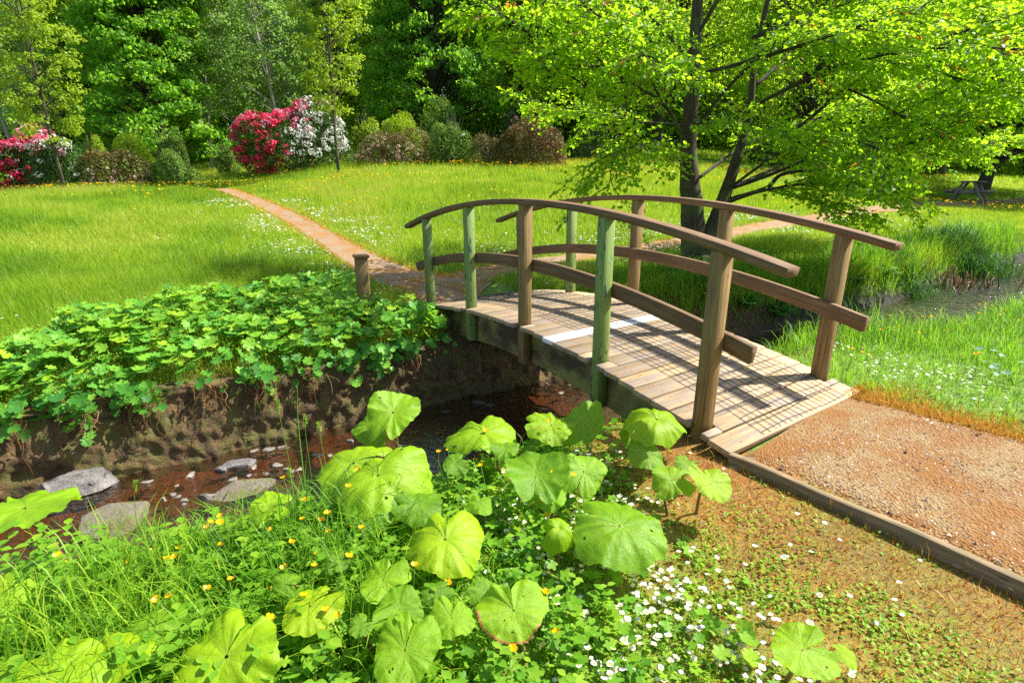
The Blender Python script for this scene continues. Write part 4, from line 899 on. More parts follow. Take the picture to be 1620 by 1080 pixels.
def butter(u, v, px, d, tilt, face, tipaz, label, rnd=.5, cup=.12, fold=0.0, wave=.06, asp=1.0, seed=0, brown=False, foot=None, hmin=.20):
    """leaf centre at photo pixel u,v at distance d; tilt from level; face = compass the upper side leans to; tipaz = where the leaf tip points"""
    asp *= 1 + .16 * math.sin(seed * 1.9 + 1); px *= .87; c = at(u, v, d); g_ = on_ground(u, v, hmin)
    if c[1] > g_[1]: c = g_
    rad = px / F * np.linalg.norm(c - np.array([0, 0, CAMH])); r = np.random.default_rng(seed + 500); nA, nR = 120, 18
    a = np.linspace(-PI + .03, PI - .03, nA); k = np.linspace(0.04, 1, nR); ph = r.uniform(0, 6.28, 4)
    rim = (.90 + .13 * np.cos(a) ** 2 * (np.cos(a) < 0) + .07 * np.cos(3 * a + ph[0]) + .05 * np.cos(2 * a + ph[1])) * (1 + .02 * np.abs(((a * 11) % 1) - .5) * 2 + .012 * r.normal(size=nA) + .03 * np.sin(a * 7 + ph[2]) * np.sin(a * 2.3 + ph[1]))
    rim *= 1 - .35 * np.exp(-((np.abs(a) - PI + .03) / .20) ** 2)
    A_, K_ = np.meshgrid(a, k); Rr = K_ * rim[None]
    X_ = np.sin(A_) * Rr; Y_ = np.cos(A_) * Rr * asp
    vein = np.zeros_like(A_); nv = 9
    for j in range(nv):
        aj = (j - (nv - 1) / 2) * (2 * PI - .7) / (nv - 1) + r.normal(0, .03); dist = np.abs(A_ - aj) * K_; vein = np.maximum(vein, np.exp(-(dist / .022) ** 2) * (1 - .55 * K_))
        for sg in (-1, 1):                                      # each vein forks half way out
            dist = np.abs(A_ - aj - sg * .17 * np.clip(K_ - .42, 0, 1) * 1.9) * K_; vein = np.maximum(vein, np.exp(-(dist / .016) ** 2) * (K_ > .42) * .55 * (1 - .5 * K_))
    rib = np.abs(np.sin((A_ * (nv - 1) / (2 * PI - .7) + .5 * (nv % 2 == 0)) * PI))     # blade puckers up between veins
    Z_ = cup * (1 - (1 - K_) ** 2) * .35 - cup * K_ ** 2.6 * .9 + .055 * rib * K_ * (1.15 - K_ * .6) + fold * np.abs(X_) ** 1.3
    Z_ += wave * K_ ** 2 * (np.sin(A_ * 3 + ph[1]) + .6 * np.sin(A_ * 5 + ph[2])) + .045 * np.sin(A_ * 8 + ph[3] + 1.5 * np.sin(A_ * 2 + ph[0])) * K_ ** 3 + .02 * np.sin(A_ * 19 + ph[3]) * K_ ** 4 + .07 * (fbm(X_ + seed, Y_, .30, seed) - .5) * (.3 + K_)
    bx2, by2 = r.uniform(.0, .36), r.uniform(-.15, .26); Z_ += .10 - bx2 * X_ ** 2 - by2 * Y_ ** 2 + .05 * (fbm(X_ * 1.3 + seed * 3, Y_ * 1.3, .22, seed + 40) - .5) * K_ + r.normal(0, .10) * X_ * Y_ * 2
    Z_ += np.where(A_ > PI - .6, .09 * K_, 0) * r.uniform(.3, 1)
    V = np.stack([X_, Y_, Z_], -1).reshape(-1, 3); q_ = np.array([[i * nA + j, i * nA + j + 1, (i + 1) * nA + j + 1, (i + 1) * nA + j] for i in range(nR - 1) for j in range(nA - 1)])
    q_ = q_[:, ::-1]
    hole = np.zeros(len(q_), bool)
    for _ in range(r.integers(1, 4)):
        hi, hj = r.integers(4, nR - 3), r.integers(5, nA - 6); cc = hi * (nA - 1) + hj; hole[cc:cc + 2] = True
    q_ = q_[~hole]
    # tip azimuth in the leaf plane, then tilt towards the facing direction
    tilt *= .52 + .25 * math.sin(seed * 2.3); cup *= 1.4; wave *= 1.9
    nrm_ = np.array([math.sin(face) * math.sin(tilt), -math.cos(face) * math.sin(tilt), math.cos(tilt)])   # face 0 = towards the camera side
    tip = np.array([math.sin(tipaz), -math.cos(tipaz), 0.0]); tip = nrm(tip - nrm_ * (tip @ nrm_)); xx = np.cross(tip, nrm_); Rm = np.stack([xx, tip, nrm_], -1)
    Vw = (V * rad) @ Rm.T + c; base = foot if foot is not None else (c[0] - .05 * math.sin(face) + r.normal(0, .03), c[1] + .06 + r.normal(0, .03))
    zg = HP(*base) - .02
    e = empty('butterbur_leaf', (base[0], base[1], zg), label, 'leaf', 'large butterbur leaves in the foreground')
    s = Soup(); tri = np.concatenate([q_[:, [0, 1, 2]], q_[:, [0, 2, 3]]]); s.add(Vw, tri, np.clip(rnd + .0 * Vw[:, 0], 0, 1), vein.ravel(), gc=V + seed * .0)
    if brown:
        lim = (K_ > .9) & (A_ > -.9) & (A_ < 1.9); fm_ = lim.reshape(-1)[tri].all(1); s.m[-1] = fm_.astype(int)
    s.build('leaf_blade', [M['butter'], M['brownedge']], e, smooth=True)
    p0_ = np.array([base[0], base[1], zg]); p2 = c - nrm_ * .004; mid = (p0_ + p2) / 2 + np.array([r.normal(0, .02), r.normal(0, .02), .03])
    P_ = catmull([p0_, mid, p2], 5); V_, T_, gc_ = tube(P_, np.linspace(.0075, .005, len(P_)) * (1 + rad), 7); s = Soup(); s.add(V_, T_, r.random()); s.build('leaf_stalk', M['stalk_red'], e, smooth=True)
D_ = math.radians
BL = [  # u, v, px, dist, tilt, face, tip, label, rnd, extras
 (622, 655, 50, 2.95, 58, 8, 172, 'tall upright round leaf standing highest, its pale stalk in front of the dark water', .55, dict(fold=.25, cup=.05)),
 (585, 676, 36, 3.05, 45, -15, -100, 'darker round leaf half behind the tall upright one', .35, dict()),
 (765, 690, 70, 2.75, 26, 5, 20, 'wide flat leaf with a hole, lying level below the bridge opening', .75, dict(cup=.2)),
 (872, 676, 46, 2.9, 22, 10, 80, 'flat pale leaf just right of the wide flat leaf', .6, dict(cup=.15)),
 (928, 674, 46, 2.85, 62, -50, 150, 'narrow folded leaf standing on edge below the second green post', .5, dict(fold=.5)),
 (1038, 668, 62, 2.7, 34, 10, 10, 'bright wavy leaf in front of the deck edge by the near brown post', .6, dict(cup=.3, wave=.1)),
 (1000, 690, 27, 2.75, 40, -30, -60, 'small round leaf under the wavy leaf by the near brown post', .5, dict()),
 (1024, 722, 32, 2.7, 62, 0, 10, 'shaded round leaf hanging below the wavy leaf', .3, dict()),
 (1122, 768, 42, 2.45, 66, 40, 20, 'leaf standing on edge at the foot of the near brown post, rightmost of its row', .7, dict(fold=.25)),
 (1062, 762, 40, 2.5, 30, -10, -80, 'ragged pale leaf low down left of the on-edge leaf at the post foot', .6, dict(wave=.12)),
 (560, 738, 68, 2.55, 32, -15, -60, 'bright leaf behind the largest flat yellow-green leaf at left', .62, dict(cup=.2)),
 (600, 758, 90, 2.2, 28, -8, 5, 'largest flat yellow-green leaf left of centre on a reddish stalk', .78, dict(cup=.28, wave=.07)),
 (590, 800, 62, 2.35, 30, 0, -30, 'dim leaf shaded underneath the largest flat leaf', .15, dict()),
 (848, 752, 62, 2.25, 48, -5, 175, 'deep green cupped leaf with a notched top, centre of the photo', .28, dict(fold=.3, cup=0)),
 (922, 748, 44, 2.35, 45, 20, 165, 'pale veined leaf standing behind the large low leaf', .5, dict(fold=.2)),
 (872, 788, 33, 2.15, 38, 5, 60, 'small leaf below the deep green cupped leaf', .45, dict()),
 (980, 838, 86, 2.05, 34, 8, 60, 'very large crumpled green leaf with a round hole, right of centre', .42, dict(cup=.12, wave=.05)),
 (884, 838, 38, 1.95, 26, 10, 90, 'small drooping pale leaf curled over like a cap', .6, dict(cup=.7, asp=.7)),
 (705, 858, 76, 1.95, 40, 0, 0, 'brightest yellow leaf hanging face on with its hole at the top', .95, dict(cup=.25, wave=.04)),
 (607, 920, 47, 1.85, 40, -15, -20, 'round green leaf below left of the brightest yellow leaf', .5, dict(cup=.1)),
 (632, 965, 40, 1.8, 42, 10, 160, 'small green leaf between the round leaf and the large bottom leaf', .45, dict()),
 (715, 980, 40, 1.8, 40, 0, 0, 'pale green leaf left of the leaf with a scorched edge', .55, dict()),
 (812, 968, 64, 1.75, 38, 5, 10, 'leaf with a scorched brown lower edge at bottom centre', .6, dict(brown=True, wave=.07)),
 (642, 1030, 58, 1.62, 36, -5, -10, 'large green leaf at the bottom edge left of the daisies', .6, dict()),
 (492, 962, 48, 1.85, 38, -25, -40, 'yellow-green leaf right of the buttercups at lower left', .8, dict()),
 (362, 1042, 84, 1.55, 34, -8, -10, 'broadest yellow-green leaf at the bottom left edge', .9, dict(cup=.15)),
 (428, 806, 46, 2.5, 28, -10, -80, 'pale leaf pointing left over the stream edge', .62, dict(asp=.7)),
 (664, 802, 42, 2.35, 40, 15, 90, 'dim green leaf behind the brightest yellow leaf', .25, dict()),
 (40, 812, 74, 2.1, -8, -20, 75, 'pointed leaf reaching in from the left edge above the weeds', .5, dict(asp=.9, fold=.2, cup=.02)),
 (187, 1038, 45, 1.55, 24, 0, 80, 'pointed yellow leaf low at the left among the grass', .85, dict(asp=1.1, cup=.05)),
 (80, 1078, 70, 1.45, 22, 0, 60, 'leaf cut by the bottom left corner of the photo', .8, dict()),
 (8, 950, 34, 1.7, 40, 20, 0, 'leaf cut by the left edge above the bottom corner', .7, dict()),
 (1268, 1032, 52, 1.55, 30, 0, -80, 'single smooth leaf at the bottom right on its own stalk', .75, dict(cup=.02, asp=1.05, wave=.03)),
 (1338, 1038, 18, 1.55, 35, 40, 60, 'small folded leaflet beside the single leaf at bottom right', .7, dict(fold=.3)),
]
BL += [
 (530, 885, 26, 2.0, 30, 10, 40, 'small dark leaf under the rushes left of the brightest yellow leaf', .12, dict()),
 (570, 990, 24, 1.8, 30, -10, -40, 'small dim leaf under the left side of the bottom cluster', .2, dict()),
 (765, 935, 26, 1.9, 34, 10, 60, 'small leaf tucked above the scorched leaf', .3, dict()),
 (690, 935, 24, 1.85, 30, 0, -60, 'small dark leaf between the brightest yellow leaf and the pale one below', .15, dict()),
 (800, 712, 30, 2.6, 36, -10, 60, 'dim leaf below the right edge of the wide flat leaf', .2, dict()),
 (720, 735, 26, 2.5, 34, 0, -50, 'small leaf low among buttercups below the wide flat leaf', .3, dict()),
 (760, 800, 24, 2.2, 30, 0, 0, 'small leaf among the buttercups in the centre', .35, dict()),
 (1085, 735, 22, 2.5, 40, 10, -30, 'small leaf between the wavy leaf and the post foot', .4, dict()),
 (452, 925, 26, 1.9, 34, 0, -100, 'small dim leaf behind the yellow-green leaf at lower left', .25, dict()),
 (250, 985, 34, 1.7, 34, -10, -40, 'mid-sized leaf among the grass at lower left', .45, dict()),
]
for i, (u, v, px, d, tl, fc, tp, lab, rn, ex) in enumerate(BL):
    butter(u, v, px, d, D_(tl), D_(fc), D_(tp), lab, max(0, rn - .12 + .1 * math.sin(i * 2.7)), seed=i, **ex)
# small lobed plants in the low ground
def lobed_plant(u, v, n, r0, label, material='rosette', hh=.1, leafT=None):
    P = on_ground(u, v); s = Soup(); st = Soup(); a = RNG.uniform(0, 6.28, n); rr = RNG.uniform(.2, 1, n) * r0; x = P[0] + np.cos(a) * rr; y = P[1] + np.sin(a) * rr; z = HP(*P[:2]) + hh * RNG.uniform(.3, 1, n)
    e = empty('lobed_plant', P, label, 'plant')
    s.inst(leafT or L_MANTLE, np.stack([x, y, z], -1), rotm(RNG.uniform(0, 6.28, n), RNG.normal(.3, .25, n)), RNG.uniform(.02, .034, n)); s.build('leaves', M[material], e)
    for i in range(n): V_, T_, g_ = tube([P + np.array([0, 0, -.01]), [(P[0] + x[i]) / 2, (P[1] + y[i]) / 2, z[i] * .6 + P[2] * .4], [x[i], y[i], z[i]]], .0014, 4); st.add(V_, T_)
    st.build('stems', M['stem'], e)
lobed_plant(948, 1015, 15, .10, 'low plant with lobed leaves among the daisies at bottom centre')
lobed_plant(1150, 1035, 17, .12, 'lobed-leaved plant left of the single leaf at bottom right')
lobed_plant(512, 1040, 9, .07, 'pale scalloped leaves at the bottom edge between two large leaves')
lobed_plant(1605, 610, 14, .30, 'silvery toothed leaves at the right edge among the daisies', 'silver', .25)
# grass stalks with seed heads over the stream
for k, (u, v, ub, vb, d) in enumerate([(437, 628, 478, 800, 2.5), (482, 655, 500, 790, 2.6), (503, 668, 530, 780, 2.65), (470, 610, 486, 800, 2.5), (215, 760, 222, 880, 2.3), (455, 740, 500, 850, 2.3)]):
    a = at(ub, vb, d); b_ = at(u, v, d); e = empty('grass_stalk', a, ['tall bent grass stalk with a seed head, leftmost over the stream', 'grass stalk with a nodding seed head, second from the left over the stream', 'grass stalk with a seed head, third from the left over the stream', 'straight bare grass blade standing tallest in front of the mossy wall', 'single upright grass stalk in front of the buff stone', 'grass stalk with a seed head beside the pale leaf pointing left'][k], 'grass stalk')
    P_ = catmull([a + np.array([0, 0, -.2]), a * .4 + b_ * .6 + np.array([-.01, 0, .01]), b_], 6); s = Soup(); V_, T_, g_ = tube(P_, np.linspace(.0022, .001, len(P_)) if k != 3 else np.linspace(.005, .001, len(P_)), 5); s.add(V_, T_); s.build('stem', M['stem'], e)
    if k != 3:
        s = Soup(); n = 46; t = RNG.random(n) ; c_ = b_ + (P_[-1] - P_[-4])[None] * (t * -.9)[:, None]; c_ = c_ + RNG.normal(0, .005, (n, 3)); s.inst(L_QUAD, c_, rotm(RNG.uniform(0, 6, n), RNG.normal(1, .5, n)), RNG.uniform(.008, .013, n)); s.build('seed_head', M['rosette'], e)
# rushes
def rush(P, n, h, label, spread=.09, group=None, w=1.0):
    s = Soup(); x = P[0] + RNG.normal(0, spread, n); y = P[1] + RNG.normal(0, spread, n); blades(s, B_NEAR, x, y, H(x, y) - .02, RNG.uniform(.5, 1, n) * h, RNG.uniform(.003, .006, n) * w, None, .22)
    tag(s.build('rush_clump', M['rush'], origin=(P[0], P[1], HP(P[0], P[1]))), label, 'rush', group)
rush((-.62, 2.45), 260, .40, 'dark green rush clump left of the brightest yellow leaf', .12)
rush((-1.0, 2.2), 200, .36, 'dark rush clump among buttercups below the pale leaf pointing left', .12)
rush(tuple(on_ground(1445, 470)[:2]), 200, .5, 'dark rush clump at the water edge left of the dry stems', .22, w=2.5)
rush(tuple(on_ground(1525, 405)[:2]), 1700, .65, 'dark rush tussock above the dry stems on the far bank', .40, w=3.5)
rush(tuple(on_ground(1420, 420)[:2]), 420, .5, 'dark tussock on the far bank beyond the end of the far handrail', .28, w=2.5)
rush(tuple(on_ground(1090, 452)[:2]), 300, .34, 'low dark tussock on the far bank seen between the rails left of the trunk shadow', .2, w=2.5)
# ferns
def fern(P, n, L_, label):
    s = Soup(); z0 = HP(P[0], P[1])
    for i in range(n):
        a = i * 2.4 + RNG.random() * .5; el = RNG.uniform(.8, 1.35); m = 16; t = np.linspace(0, 1, m); l_ = L_ * RNG.uniform(.7, 1.1)
        ho = l_ * t * math.cos(el); ve = l_ * (t * math.sin(el) - .55 * t ** 2.2); C = np.stack([P[0] + ho * math.cos(a), P[1] + ho * math.sin(a), z0 + ve], -1); V_, T_, g_ = tube(C, np.linspace(.004, .001, m), 4); s.add(V_, T_, .3)
        dr = nrm(np.gradient(C, axis=0)); sd_ = nrm(np.cross(dr, [0, 0, 1]))
        for sg in (-1, 1):
            w = .22 * l_ * np.sin(np.clip(t * 1.1, 0, 1) * PI) ** .7 + .01; dd_ = nrm(sd_ * sg + dr * .35); up = np.cross(dd_, dr) * sg; Rm = frames(dd_[1:], np.broadcast_to([0, 0, 1.0], (m - 1, 3)))
            s.inst(L_OVAL, C[1:], Rm, np.stack([w[1:] * .45, w[1:], w[1:]], -1), np.full(m - 1, RNG.random()))
    tag(s.build('fern', M['fern'], origin=(P[0], P[1], z0)), label, 'fern')
for (u, v, n, l_, lab) in [(1232, 505, 12, .42, 'bright fern on the far bank behind the near end of the deck'), (1180, 490, 10, .4, 'fern between the near brown post and the far handrail'), (1395, 440, 11, .45, 'fern hanging over the stream beyond the far end post'), (1350, 455, 9, .4, 'fern behind the end of the far mid rail'), (1125, 470, 8, .34, 'small fern beside the deck right of the white plank')]: fern(on_ground(u, v), n, l_, lab)
# dry reed stubs
P = on_ground(1510, 462); s = Soup()
for i in range(70):
    a = np.array([P[0] + RNG.normal(0, .45), P[1] + RNG.normal(0, .14), 0]); a[2] = HP(a[0], a[1]) - .02; b_ = a + np.array([RNG.normal(0, .10), RNG.normal(-.03, .07), RNG.uniform(.12, .42)]); V_, T_, g_ = tube([a, b_], [.011, .007], 5); s.add(V_, T_, RNG.random())
tag(s.build('dry_stems', M['dead'], origin=P), 'cluster of reddish-brown cut dry stems on the bank by the right-hand stream', 'dead plant')
#PART3
# ================================================================== TREES AND SHRUBS
def leaf_mats(pos, d0, spread, up=.45):
    """leaf frames: long axis roughly along d0, blade tilted at random"""
    n = len(pos); y = nrm(d0 + RNG.normal(0, spread, (n, 3))); nz = np.tile([0, 0, 1.0], (n, 1)) + RNG.normal(0, up, (n, 3)); return frames(y, nz)
def main_tree():
    base = at(1102, 419, 9.6); base[2] = HP(base[0], base[1]); e = empty('spreading_tree', base, 'twin-stemmed broadleaf tree behind the bridge, branches spreading far to the right with bright yellow-green leaves', 'tree')
    e['label'] = 'twin-stemmed tree just behind the bridge with bright yellow-green leaves sweeping right'
    wood1, wood2, br, lf, bz = Soup(), Soup(), Soup(), Soup(), Soup()
    T1 = [(1102, 424, 9.6), (1098, 385, 9.6), (1093, 310, 9.6), (1089, 240, 9.6), (1094, 150, 9.6), (1100, 60, 9.6), (1108, -80, 9.6), (1112, -250, 9.6), (1100, -450, 9.7)]
    P = catmull([at(*q) for q in T1], 5); P = P + .006 * RNG.normal(0, 1, P.shape) * np.array([1, 1, 0]); V, T, gc = tube(P, np.interp(np.arange(len(P)), [0, 3, 8, 15, 30, len(P) - 1], [.34, .235, .185, .13, .07, .02]), 14); wood1.add(V, T, .5, gc=gc); wood1.build('trunk', M['bark'], e, smooth=True)
    T2 = [(1112, 420, 9.55), (1126, 365, 9.6), (1146, 310, 9.7), (1166, 250, 9.8), (1186, 180, 9.9), (1194, 100, 9.9), (1230, -60, 9.9), (1290, -250, 9.8)]
    P2 = catmull([at(*q) for q in T2], 5); V, T, gc = tube(P2, np.interp(np.arange(len(P2)), [0, 5, 12, 20, len(P2) - 1], [.19, .13, .095, .06, .02]), 12); wood2.add(V, T, .5, gc=gc); wood2.build('trunk', M['bark'], e, smooth=True)
    limbs = [
     ([(1166, 250, 9.8), (1260, 203, 9.5), (1340, 140, 9.2), (1430, 88, 8.9), (1560, 40, 8.5), (1720, 0, 8.2)], .05),
     ([(1150, 300, 9.7), (1222, 275, 9.6), (1290, 245, 9.4), (1385, 200, 9.2), (1490, 150, 9.0), (1640, 92, 8.8), (1740, 70, 8.7)], .05),
     ([(1146, 318, 9.7), (1212, 298, 9.5), (1240, 276, 9.3), (1330, 262, 9.1), (1425, 233, 8.9), (1540, 190, 8.8), (1700, 160, 8.7)], .055),
     ([(1146, 322, 9.6), (1205, 302, 9.2), (1280, 292, 8.8), (1350, 296, 8.4), (1410, 300, 8.1)], .04),
     ([(1095, 210, 9.6), (1150, 140, 9.4), (1205, 88, 9.2), (1290, 30, 9.0), (1420, -60, 8.8)], .045),
     ([(1092, 235, 9.6), (1050, 165, 9.3), (1010, 140, 9.0), (965, 105, 8.7), (912, 52, 8.3), (880, -20, 8.0)], .05),
     ([(1094, 150, 9.6), (1040, 72, 9.2), (960, 20, 8.8), (850, -60, 8.5)], .045),
     ([(1091, 262, 9.6), (1040, 236, 9.0), (1000, 230, 8.5), (970, 250, 8.2), (958, 300, 8.0)], .028),
     ([(1095, 120, 9.6), (1190, 95, 8.8), (1300, 60, 8.0), (1450, 10, 7.4), (1600, -40, 7.0)], .045),
     ([(1188, 170, 9.9), (1290, 120, 9.0), (1400, 90, 8.2), (1520, 80, 7.6), (1660, 90, 7.3)], .045),
     ([(1093, 290, 9.6), (1190, 225, 10.6), (1320, 180, 11.4), (1480, 130, 12.2)], .045),
     ([(1096, 100, 9.6), (1010, 10, 9.4), (900, -60, 9.3), (780, -120, 9.2)], .04),
     ([(1150, 300, 9.7), (1250, 260, 10.4), (1380, 245, 11.0), (1500, 235, 11.4), (1620, 215, 11.8)], .045),
     ([(1098, 200, 9.6), (1010, 190, 9.8), (930, 170, 10.0), (860, 160, 10.2)], .035),
     ([(1100, 60, 9.6), (1180, -60, 9.0), (1330, -180, 8.4)], .05), ([(1104, 0, 9.6), (1000, -140, 9.2), (880, -260, 9.0)], .05), ([(1108, -80, 9.6), (1250, -230, 10.0), (1500, -300, 10.2)], .045),
     ([(1240, -90, 9.9), (1400, -150, 9.0), (1600, -180, 8.4)], .045), ([(1190, 60, 9.9), (1350, 0, 9.6), (1540, -60, 9.4), (1700, -100, 9.3)], .045), ([(1190, 140, 9.9), (1290, 60, 10.6), (1450, 20, 11.2), (1640, 0, 11.6)], .045),
     ([(1150, 300, 9.7), (1240, 240, 8.9), (1330, 220, 8.2), (1380, 230, 7.7), (1400, 270, 7.4)], .035),
     ([(1092, 200, 9.6), (1150, 190, 8.9), (1220, 200, 8.3), (1290, 230, 8.0)], .025), ([(1094, 150, 9.6), (1060, 110, 8.8), (1040, 90, 8.1), (1010, 80, 7.6)], .025),
     ([(1210, 300, 9.3), (1290, 320, 8.9), (1360, 345, 8.6)], .022), ([(1040, 170, 9.2), (970, 160, 8.8), (900, 120, 8.4), (830, 90, 8.2)], .03), ([(965, 105, 8.7), (900, 100, 8.3), (820, 40, 7.8), (760, 0, 7.6)], .03),
     ([(1050, 165, 9.2), (990, 60, 8.2), (930, 10, 7.2), (880, -40, 6.6)], .03), ([(1330, 262, 9.1), (1380, 280, 8.7), (1420, 300, 8.4)], .02),
     ([(1340, 140, 9.2), (1400, 170, 8.8), (1470, 215, 8.6), (1510, 235, 8.5)], .025), ([(1430, 88, 8.9), (1500, 120, 8.2), (1600, 150, 7.8)], .03),
    ]
    for pts, r0 in limbs:
        C = catmull([at(*q) for q in pts], 7); L = np.concatenate([[0], np.cumsum(np.linalg.norm(np.diff(C, axis=0), axis=1))]); C = C + .03 * np.cumsum(RNG.normal(0, .25, C.shape), axis=0) * (L / L[-1])[:, None]
        V, T, gc = tube(C, np.linspace(r0 * .72, .007, len(C)), 7); br.add(V, T, .5, gc=gc)
        s_ = .25 * L[-1] if L[-1] > 2 else .35
        k = 0
        while s_ < L[-1]:
            p0 = np.array([np.interp(s_, L, C[:, j]) for j in range(3)]); d0 = nrm(np.array([np.interp(s_ + .1, L, C[:, j]) for j in range(3)]) - p0 + 1e-6)
            side = nrm(np.cross(d0, [0, 0, 1.0])) * (1 if k % 2 else -1); q_ = s_ / L[-1]; ln = (.55 + .75 * RNG.random()) * (1.15 - .55 * q_)
            dd_ = nrm(d0 * .75 + side * (.55 + .4 * RNG.random()) + np.array([0, 0, RNG.normal(.06, .25)])); m = 9; t = np.linspace(0, 1, m)
            B = p0 + dd_ * (t * ln)[:, None] + np.array([0, 0, -.22 * ln])[None] * (t ** 2)[:, None] + np.cumsum(RNG.normal(0, .012, (m, 3)), axis=0)
            V, T, gc = tube(B, np.linspace(.009, .003, m), 4, False); br.add(V, T, .5, gc=gc)
            for j in range(1, m):
                for sg in (-1, 1):
                    sd_ = nrm(np.cross(dd_, [0, 0, 1.0])) * sg; tw = nrm(dd_ * .6 + sd_ * .8 + np.array([0, 0, RNG.normal(-.05, .3)])); tl = (.16 + .2 * RNG.random()) * (1.1 - .5 * t[j]); nl_ = 5
                    tt = np.linspace(.2, 1, nl_); Q = B[j] + tw * (tt * tl)[:, None] + RNG.normal(0, .012, (nl_, 3)); Q[:, 2] -= .1 * tl * tt ** 2
                    if RNG.random() < .35: V, T, gc = tube([B[j], Q[-1]], [.003, .0015], 3, False); br.add(V, T, .5, gc=gc)
                    dl = tw[None] + sd_[None] * np.where(np.arange(nl_) % 2, .7, -.7)[:, None] * .8; dl[:, 2] -= .35
                    tg = bz if RNG.random() < .018 else lf
                    tg.inst(L_HAZEL, Q, leaf_mats(Q, dl, .3, .55), RNG.uniform(.04, .072, nl_), np.clip(RNG.normal(.55, .26, nl_), 0, 1))
            s_ += .074 + .05 * RNG.random(); k += 1
    br.build('branches', M['bark'], e, smooth=True); c = lf.build('crown', M['hazel'], e); bz.build('bronze_leaves', M['bronze'], e)
    print('main tree leaves', sum(len(v) for v in lf.v) // 7)
main_tree()
def drop(u, v, d): p = at(u, v, d); return np.array([p[0], p[1], HP(p[0], p[1])])
def crown_tree(name, u, v, d, Ht, R, zlo, leafmat, leaf, nclump, per, label, group=None, bark='darkbark', r0=.22, shape='oval', lean=(0, 0), cl=.55, droop=0.0, trunks=1, twin=.5, tip=None, extra=None, cat='tree', hang=.0, clear=.0):
    """trunk(s) with limbs and a crown of leaf clumps; the clumps sit on limb ends so that gaps stay between them"""
    b0 = drop(u, v, d); e = empty(name, b0, label, cat, group); tr, br, lf = Soup(), Soup(), Soup(); top = b0 + np.array([lean[0], lean[1], Ht]); ends = []; trs = []
    for k in range(trunks):
        off = np.array([RNG.normal(0, twin), RNG.normal(0, twin), 0]) if k else np.zeros(3)
        m = 12; t = np.linspace(0, 1, m); P = b0 + (top - b0) * t[:, None] + off * (.35 + .9 * t)[:, None] + np.cumsum(RNG.normal(0, .012 * Ht / 8, (m, 3)), axis=0) * np.array([1, 1, 0]); P[0, 2] -= .2
        V, T, gc = tube(P, np.interp(t, [0, .04, 1], [r0 * 1.35, r0, r0 * .12]) * (1 if k == 0 else .75), 9); trs.append(Soup().add(V, T, .5, gc=gc)); ends.append(P)
    cents = []
    for i in range(nclump):
        q_ = RNG.random() ** .85; zz = zlo + (Ht - zlo) * q_
        if shape == 'oval': rr = R * (math.sin(min(1, .12 + q_ * .95) * PI)) ** .55
        elif shape == 'cone': rr = R * (1 - q_) ** .75 + .1
        elif shape == 'column': rr = R * (.55 + .45 * math.sin(q_ * PI)) * (1 if q_ < .85 else .6)
        else: rr = R * (1 - q_ * .45)
        a = RNG.uniform(0, 2 * PI); rad = rr * (RNG.uniform(.25, 1.0) ** .5); P = ends[i % trunks]; cz = b0[2] + zz - .25 * rr * droop
        tx = np.interp(cz, P[:, 2], P[:, 0]); ty = np.interp(cz, P[:, 2], P[:, 1]); c = np.array([tx + rad * math.cos(a), ty + rad * math.sin(a), cz]); cents.append(c)
        if RNG.random() < .5:
            z0_ = min(b0[2] + Ht * .98, max(b0[2] + zlo * .6, cz - rad * .55)); s0 = np.array([np.interp(z0_, P[:, 2], P[:, 0]), np.interp(z0_, P[:, 2], P[:, 1]), z0_]); mid = (s0 + c) / 2 + np.array([0, 0, .12 * rad])
            V, T, gc = tube(catmull([s0, mid, c], 3), np.linspace(r0 * .22 + .005, .006, 7), 4, False); trs[i % trunks].add(V, T, .5, gc=gc)
    cents = np.array(cents); n = len(cents) * per; i = np.repeat(np.arange(len(cents)), per); sz = RNG.uniform(.55, 1.25, len(cents))
    off = RNG.normal(0, 1, (n, 3)); off = off / np.linalg.norm(off, axis=1, keepdims=True) * (RNG.random(n) ** .45)[:, None] * (cl * sz[i])[:, None] * np.array([1, 1, .5]); off[:, 2] -= hang * np.hypot(off[:, 0], off[:, 1])
    pos = cents[i] + off; out = nrm(cents[i] - (b0 + np.array([0, 0, Ht * .5]))); tone = RNG.normal(0, .16, len(cents))
    ny = nrm(RNG.normal(0, 1, (n, 3)) + out * .6 + np.array([0, 0, -.4])); nz = nrm(RNG.normal(0, .55, (n, 3)) + np.array([0, 0, .8]) + out * .5 + nrm(off) * .5)
    lf.inst(L_QUAD, pos, frames(ny, nz), leaf * RNG.uniform(.7, 1.3, n), np.clip(.5 + tone[i] + RNG.normal(0, .17, n), 0, 1))
    for q_ in trs: q_.build('trunk', M[bark], e, smooth=True)
    lf.build('crown', M[leafmat], e)
    if extra:
        mt, fr_ = extra; k = RNG.random(n) < fr_; s = Soup(); s.inst(L_QUAD, pos[k] + RNG.normal(0, .05, (k.sum(), 3)), frames(ny[k], nz[k]), leaf * RNG.uniform(.7, 1.2, k.sum())); s.build('bronze_leaves', M[mt], e)
    return e
# young slender trees on the lawn edge
crown_tree('young_tree', 105, 306, 18.6, 8.5, 1.25, 1.5, 'limeleaf', .085, 190, 55, 'slender young yellow-green tree in front of the left-hand red and white rhododendron', 'slender young trees', 'bark', .045, 'column', cl=.30, trunks=2, twin=.12)
crown_tree('young_tree', 536, 271, 23.0, 10, 1.30, 2.3, 'limeleaf', .10, 190, 55, 'slender young yellow-green tree in front of the central pink and white rhododendron', 'slender young trees', 'bark', .055, 'column', cl=.34, trunks=2, twin=.10)
